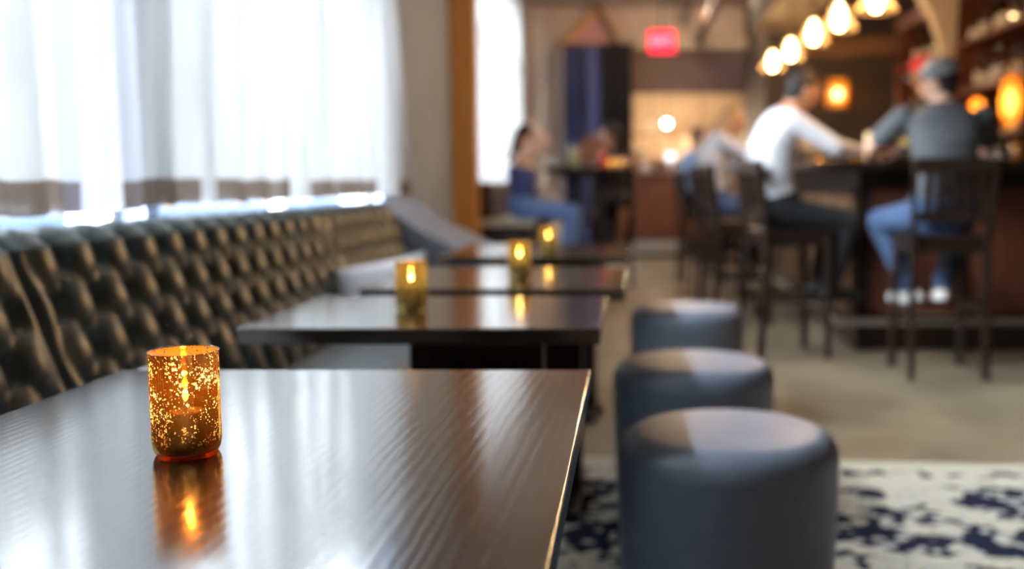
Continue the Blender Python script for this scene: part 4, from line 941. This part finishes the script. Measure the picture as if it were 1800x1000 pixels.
MB().lathe([(0, 0), (0.03, 0), (0.032, 0.01), (0.032, 0.12), (0.015, 0.15), (0, 0.15)], n=18).build('body', M['redplastic'], rb, smooth=True); MB().lathe([(0.014, 0.15), (0.012, 0.165), (0.003, 0.19), (0, 0.19)], n=12).build('nozzle', M['redplastic'], rb, smooth=True)
votive('amber votive candle beside the red sauce bottle', (-0.19, 9.46, ZT)); votive('amber votive candle near the table corner', (-0.10, 9.42, ZT))
tumbler('tumbler', 'clear water glass at the right end of the high table', (-0.06, 9.30, ZT), 0.036, 0.11, None)
tumbler('tumbler', 'clear water glass at the left end of the high table', (-0.70, 9.34, ZT), 0.036, 0.09, None)
mn = MB().span((-0.10, -0.006, 0), (0.10, 0.006, 0.27)).build('menu', M['menu'], bevel=0.003); mn.location = (-0.43, 9.78, ZT + 0.004); mn.rotation_euler = (R(-14), R(20), 0)
mn.location.z += 0.033
tag(mn, 'brown menu propped behind the carafe', 'menu')

# ================================================================ kitchen counter and hatch
kc = thing('service_counter', 'reddish wood service counter with steel kick plate', 'counter', (0.44, 14.55, 0))
MB().span((-0.39, -0.22, 0.26), (0.80, 0.40, 1.14)).build('body', M['redwood'], kc, bevel=0.006)
for k in range(2): MB().span((-0.38 + k * 0.60, -0.245, 0.36), (0.16 + k * 0.60, -0.22, 1.06)).build('front_panel', M['redwood'], kc, bevel=0.01)
MB().span((-0.40, -0.30, 1.14), (0.84, 0.42, 1.18)).build('worktop', M['redwood'], kc, bevel=0.006)
MB().span((-0.40, -0.20, 0.0), (0.78, 0.38, 0.26)).build('plinth', M['plinth'], kc)
MB().span((-0.40, -0.225, 0.07), (0.36, -0.20, 0.24)).build('kick_plate', M['steel'], kc, bevel=0.003)
tw = MB(); n = 10
tw.loft([[Vector((-0.09 + 0.18 * i / n, -0.012 + 0.008 * math.sin(i * 1.9), z)) for i in range(n + 1)] + [Vector((0.09 - 0.18 * i / n, 0.0 + 0.008 * math.sin((n - i) * 1.9), z)) for i in range(n + 1)] for z in (0, -0.2, -0.46)])
two = tw.build('towel', M['paper'], smooth=False, auto=50); two.location = (1.17, 14.235, 1.175); tag(two, 'white towel hanging on the front of the service counter', 'towel')
for k, (x, lb) in enumerate([(0.20, 'stack of white bowls at the left of the service counter')]):
    s = thing('bowl_stack', lb, 'bowls', (x, 14.5, 1.181))
    for j in range(5):
        o = MB().lathe([(0, 0), (0.045, 0), (0.06, 0.015), (0.085, 0.06), (0.083, 0.062), (0.055, 0.018), (0, 0.006)], n=24).build('bowl', M['whiteware'], s, smooth=True); o.location.z = j * 0.022
for x, h, lb in [(0.36, 0.16, 'small clear glass on the service counter beside the bowls'), (0.47, 0.13, 'short clear glass in front of the small globe lamp'), (0.66, 0.15, 'clear glass at the right of the service counter')]:
    tumbler('tumbler', lb, (x, 14.42, 1.181), 0.04, h, None)
gl = thing('globe_lamp', 'small white globe lamp standing on the service counter', 'lamp', (0.55, 14.6, 1.181))
MB().lathe([(0, 0), (0.06, 0), (0.06, 0.012), (0.012, 0.03), (0.012, 0.17), (0, 0.17)], n=24).build('stem', M['steel'], gl, smooth=True)
MB().ell((0, 0, 0.235), (0.07,) * 3, None, 24, 14).build('globe', emis('globe_glow', (0.9, 0.92, 1.0), 2.2), gl, smooth=True)
# kitchen pendant and shelf
def kitchen_pendant(label, loc, m, energy, r):
    t = thing('kitchen_pendant', label, 'lamp', loc)
    MB().tube((0, 0, r), (0, 0, ZC - loc[2]), 0.006).build('cord', M['black'], t); MB().tube((0, 0, r * 0.7), (0, 0, r * 1.5), 0.03).build('cap', M['black'], t)
    MB().ell((0, 0, 0), (r,) * 3, None, 20, 12).build('globe', m, t, smooth=True)
    l = bpy.data.lights.new('kitchen_light', 'POINT'); l.energy = energy; l.color = (1, 0.74, 0.46); l.shadow_soft_size = r + 0.02
    lo = bpy.data.objects.new('kitchen_light', l); C.objects.link(lo); lo.location = (0, 0, -r - 0.05); lo.parent = t
kitchen_pendant('bright white globe pendant seen through the kitchen hatch', (0.56, 16.4, 1.98), M['bulbwhite'], 40, 0.05)
kitchen_pendant('dim globe pendant left of the bright one in kitchen', (0.33, 16.8, 1.98), emis('dim_globe', (0.9, 0.6, 0.35), 1.2), 10, 0.07)
kitchen_pendant('orange globe pendant at the right of the kitchen hatch', (1.15, 17.0, 1.80), emis('orange_globe', (1.0, 0.5, 0.15), 2.0), 40, 0.09)
ks = thing('kitchen_shelf', 'steel shelf rack along the kitchen wall', 'shelf', (0.7, 17.4, 0))
for z in (1.0, 1.4, 1.82): MB().span((-1.0, -0.18, z), (1.0, 0.18, z + 0.03)).build('shelf', M['brownwood'], ks)
for x in (-0.98, 0.0, 0.98): MB().span((x - 0.02, -0.18, 0), (x + 0.02, -0.14, 1.9)).build('upright', M['brownwood'], ks)
for k in range(9):
    bottle('tall' if k % 2 else 'squat', ['b_amber', 'b_clear', 'b_green'][k % 3], (-0.2 + 0.2 * k, 17.36, 1.431), '%s bottle in the row on the kitchen shelf' % ('amber', 'clear', 'green')[k % 3], 'bottles on the kitchen shelf')

# ================================================================ exit sign
ex = thing('exit_sign', 'glowing red exit sign hanging under the ceiling', 'sign', (0.378, 13.0, 2.66))
MB().span((-0.17, -0.03, 0.0), (0.17, 0.03, 0.275)).build('housing', M['exitred'], ex, bevel=0.02, seg=3)
MB().tube((0, 0, 0.27), (0, 0, ZC - 2.66), 0.012).build('stem', M['black'], ex)
cu = bpy.data.curves.new('t', 'FONT'); cu.body = 'EXIT'; cu.size = 0.13; cu.align_x = 'CENTER'; cu.align_y = 'CENTER'; cu.extrude = 0.003
to = bpy.data.objects.new('t', cu); C.objects.link(to); dg = bpy.context.evaluated_depsgraph_get()
tm = bpy.data.meshes.new_from_object(to.evaluated_get(dg)); bpy.data.objects.remove(to)
lt = link('lettering', tm, M['exitlet'], ex); lt.location = (0, -0.034, 0.137); lt.rotation_euler = (R(90), 0, 0)
lt['label'] = 'pale red letters reading EXIT'

# ================================================================ pendants over the bar
def pendant():
    t = thing('pendant_lamp', '', 'lamp', (0, 0, 0), 0, 'pendant lamps over the bar')
    MB().tube((0, 0, 0.16), (0, 0, 0.98), 0.006, n=8).build('cord', M['black'], t)
    MB().tube((0, 0, 0.10), (0, 0, 0.165), 0.026, 0.018, 16).build('cap', M['brass'], t, auto=40)
    MB().lathe([(0.028, 0.13), (0.045, 0.10), (0.085, 0.0), (0.118, -0.065), (0.122, -0.075)], n=32).build('shade', M['shade'], t, smooth=True)
    MB().lathe([(0.0, -0.075), (0.022, -0.07), (0.042, -0.035), (0.046, 0.0), (0.036, 0.045), (0.018, 0.085), (0.014, 0.10)], n=20).build('bulb', M['bulb'], t, smooth=True)
    l = bpy.data.lights.new('pendant_light', 'POINT'); l.energy = 22; l.color = (1, 0.60, 0.26); l.shadow_soft_size = 0.05
    lo = bpy.data.objects.new('pendant_light', l); C.objects.link(lo); lo.location = (0, 0, -0.13); lo.parent = t
    return t
pd = pendant()
PS = [((1.4, 10.33, 2.236), 'smallest and farthest of the glowing pendant lamps'), ((1.4, 9.159, 2.20), 'second farthest glowing pendant lamp over the bar'), ((1.4, 8.027, 2.188), 'middle glowing pendant lamp over the bar'),
      ((1.4, 7.048, 2.151), 'pendant lamp above the head of the person in white shirt'), ((1.4, 5.994, 2.102), 'nearest pendant lamp cut by the top picture edge')]
for i, (p, lb) in enumerate(PS):
    o = pd if i == 0 else copy_tree(pd); o.location = p; o['label'] = lb
    for ch in o.children:
        if ch.name.startswith('cord'):
            top = 2.62 if 8.2 < p[1] < 11.0 else ZC
            ch.scale.z = 1.0; ch.location.z = 0; k = (top - p[2] - 0.16) / 0.82; ch.scale.z = k; ch.location.z = 0.16 - 0.16 * k

# wall lantern behind the bar
wlt = thing('wall_lantern', 'glowing amber box lantern on the dark wall', 'lamp', (2.46, 12.40, 1.93))
MB().span((-0.11, -0.10, 0.0), (0.11, 0.08, 0.02)).span((-0.11, -0.10, 0.34), (0.11, 0.08, 0.36)).build('frame', M['brass'], wlt, bevel=0.003)
for x in (-0.1, 0.1):
    for y in (-0.09, 0.07): MB().span((x - 0.008, y - 0.008, 0.02), (x + 0.008, y + 0.008, 0.34)).build('corner_post', M['brass'], wlt)
for a, b in (((-0.1, -0.092, 0.02), (0.1, -0.088, 0.34)), ((-0.102, -0.09, 0.02), (-0.098, 0.07, 0.34)), ((0.098, -0.09, 0.02), (0.102, 0.07, 0.34))): MB().span(a, b).build('pane', M['amberpane'], wlt)
MB().span((-0.05, 0.08, 0.1), (0.05, 0.10, 0.26)).build('bracket', M['brass'], wlt)
MB().ell((0, -0.01, 0.17), (0.055, 0.055, 0.06)).build('bulb', M['bulb'], wlt, smooth=True)
l = bpy.data.lights.new('lantern_light', 'POINT'); l.energy = 12; l.color = (1, 0.5, 0.14); l.shadow_soft_size = 0.05
lo = bpy.data.objects.new('lantern_light', l); C.objects.link(lo); lo.location = (0, -0.01, 0.17); lo.parent = wlt

# fill lamp added out of view to brighten the far walls and ceiling
cl_ = thing('added_fill_lamp', 'added bowl lamp right of the exit sign brightening the far walls', 'lamp', (0.78, 12.4, ZC - 0.16))
MB().tube((0, 0, 0.10), (0, 0, 0.16), 0.07, n=20).build('canopy', M['brass'], cl_, auto=40)
MB().lathe([(0.0, -0.05), (0.09, -0.04), (0.15, 0.0), (0.18, 0.06), (0.185, 0.10), (0.0, 0.105)], n=32).build('bowl', emis('opal_glow', (1.0, 0.78, 0.55), 2.5), cl_, smooth=True)
l = bpy.data.lights.new('added_fill_light', 'POINT'); l.energy = 90; l.color = (1, 0.74, 0.48); l.shadow_soft_size = 0.12
lo = bpy.data.objects.new('added_fill_light', l); C.objects.link(lo); lo.location = (0, 0, -0.2); lo.parent = cl_

# small spot lamp high on the right
sl = thing('spot_lamp', 'small gold spot lamp high above the bottle shelves', 'lamp', (2.70, 7.4, 2.24))
MB().tube((0, 0, 0.03), (0, 0, ZC - 2.24), 0.007).build('cord', M['black'], sl); MB().lathe([(0.012, 0.06), (0.03, 0.03), (0.034, -0.01)], n=18).build('shade', M['brass'], sl, smooth=True)
MB().ell((0, 0, 0), (0.024,) * 3).build('bulb', emis('small_gold_bulb', (1.0, 0.75, 0.35), 7), sl, smooth=True)

# ================================================================ things on the bar
ZB_ = 1.187
tumbler('beer_glass', 'glass of golden beer between the two seated people', (1.56, 6.60, ZB_), 0.042, 0.13, 'beer', group='beer glasses on the bar')
tumbler('beer_glass', 'glass of golden beer beyond the white shirted person', (1.40, 7.45, ZB_), 0.042, 0.15, 'beer', group='beer glasses on the bar')
tumbler('beer_glass', 'tall glass of golden beer farther along the bar', (1.42, 8.05, ZB_), 0.04, 0.18, 'beer', group='beer glasses on the bar')
wineglass('empty wine glass beside the golden beer', (1.66, 6.47, ZB_)); wineglass('wine glass of pale yellow wine on the bar', (1.74, 6.58, ZB_), 'lemon')
tumbler('water_glass', 'water glass right of the person in the grey cap', (2.28, 6.40, ZB_), 0.038, 0.12, None)
tumbler('beer_glass', 'glass of beer at the right end of the bar', (2.42, 6.5, ZB_), 0.042, 0.15, 'beer', group='beer glasses on the bar')
plate('white plate on the bar at the right edge', (2.22, 6.28, ZB_), 0.10)
bottle('tall', 'b_clear', (1.92, 8.6, 1.185 + 0.0), 'x') if False else None
tl = thing('bar_candle', 'white pillar candle on the bar behind the two seated people', 'candle', (1.62, 7.0, ZB_))
MB().lathe([(0, 0), (0.035, 0), (0.036, 0.004), (0.036, 0.20), (0.03, 0.205), (0, 0.20)], n=20).build('wax', M['wax'], tl, smooth=True); MB().tube((0, 0, 0.2), (0, 0, 0.215), 0.0015).build('wick', M['wick'], tl)

votive('amber votive candle on the bar before the white shirted person', (1.44, 6.60, ZB_), 'votives on the bar')
votive('amber votive candle on the bar near the grey capped person', (1.84, 6.62, ZB_), 'votives on the bar')
bar_lamp('small amber lamp on the bar beyond the white shirted person', (1.52, 8.35, ZB_), 0.06, 0.22, 4)
tumbler('water_glass', 'water glass on the bar far beyond the pillar candle', (1.55, 7.75, ZB_), 0.038, 0.13, None)
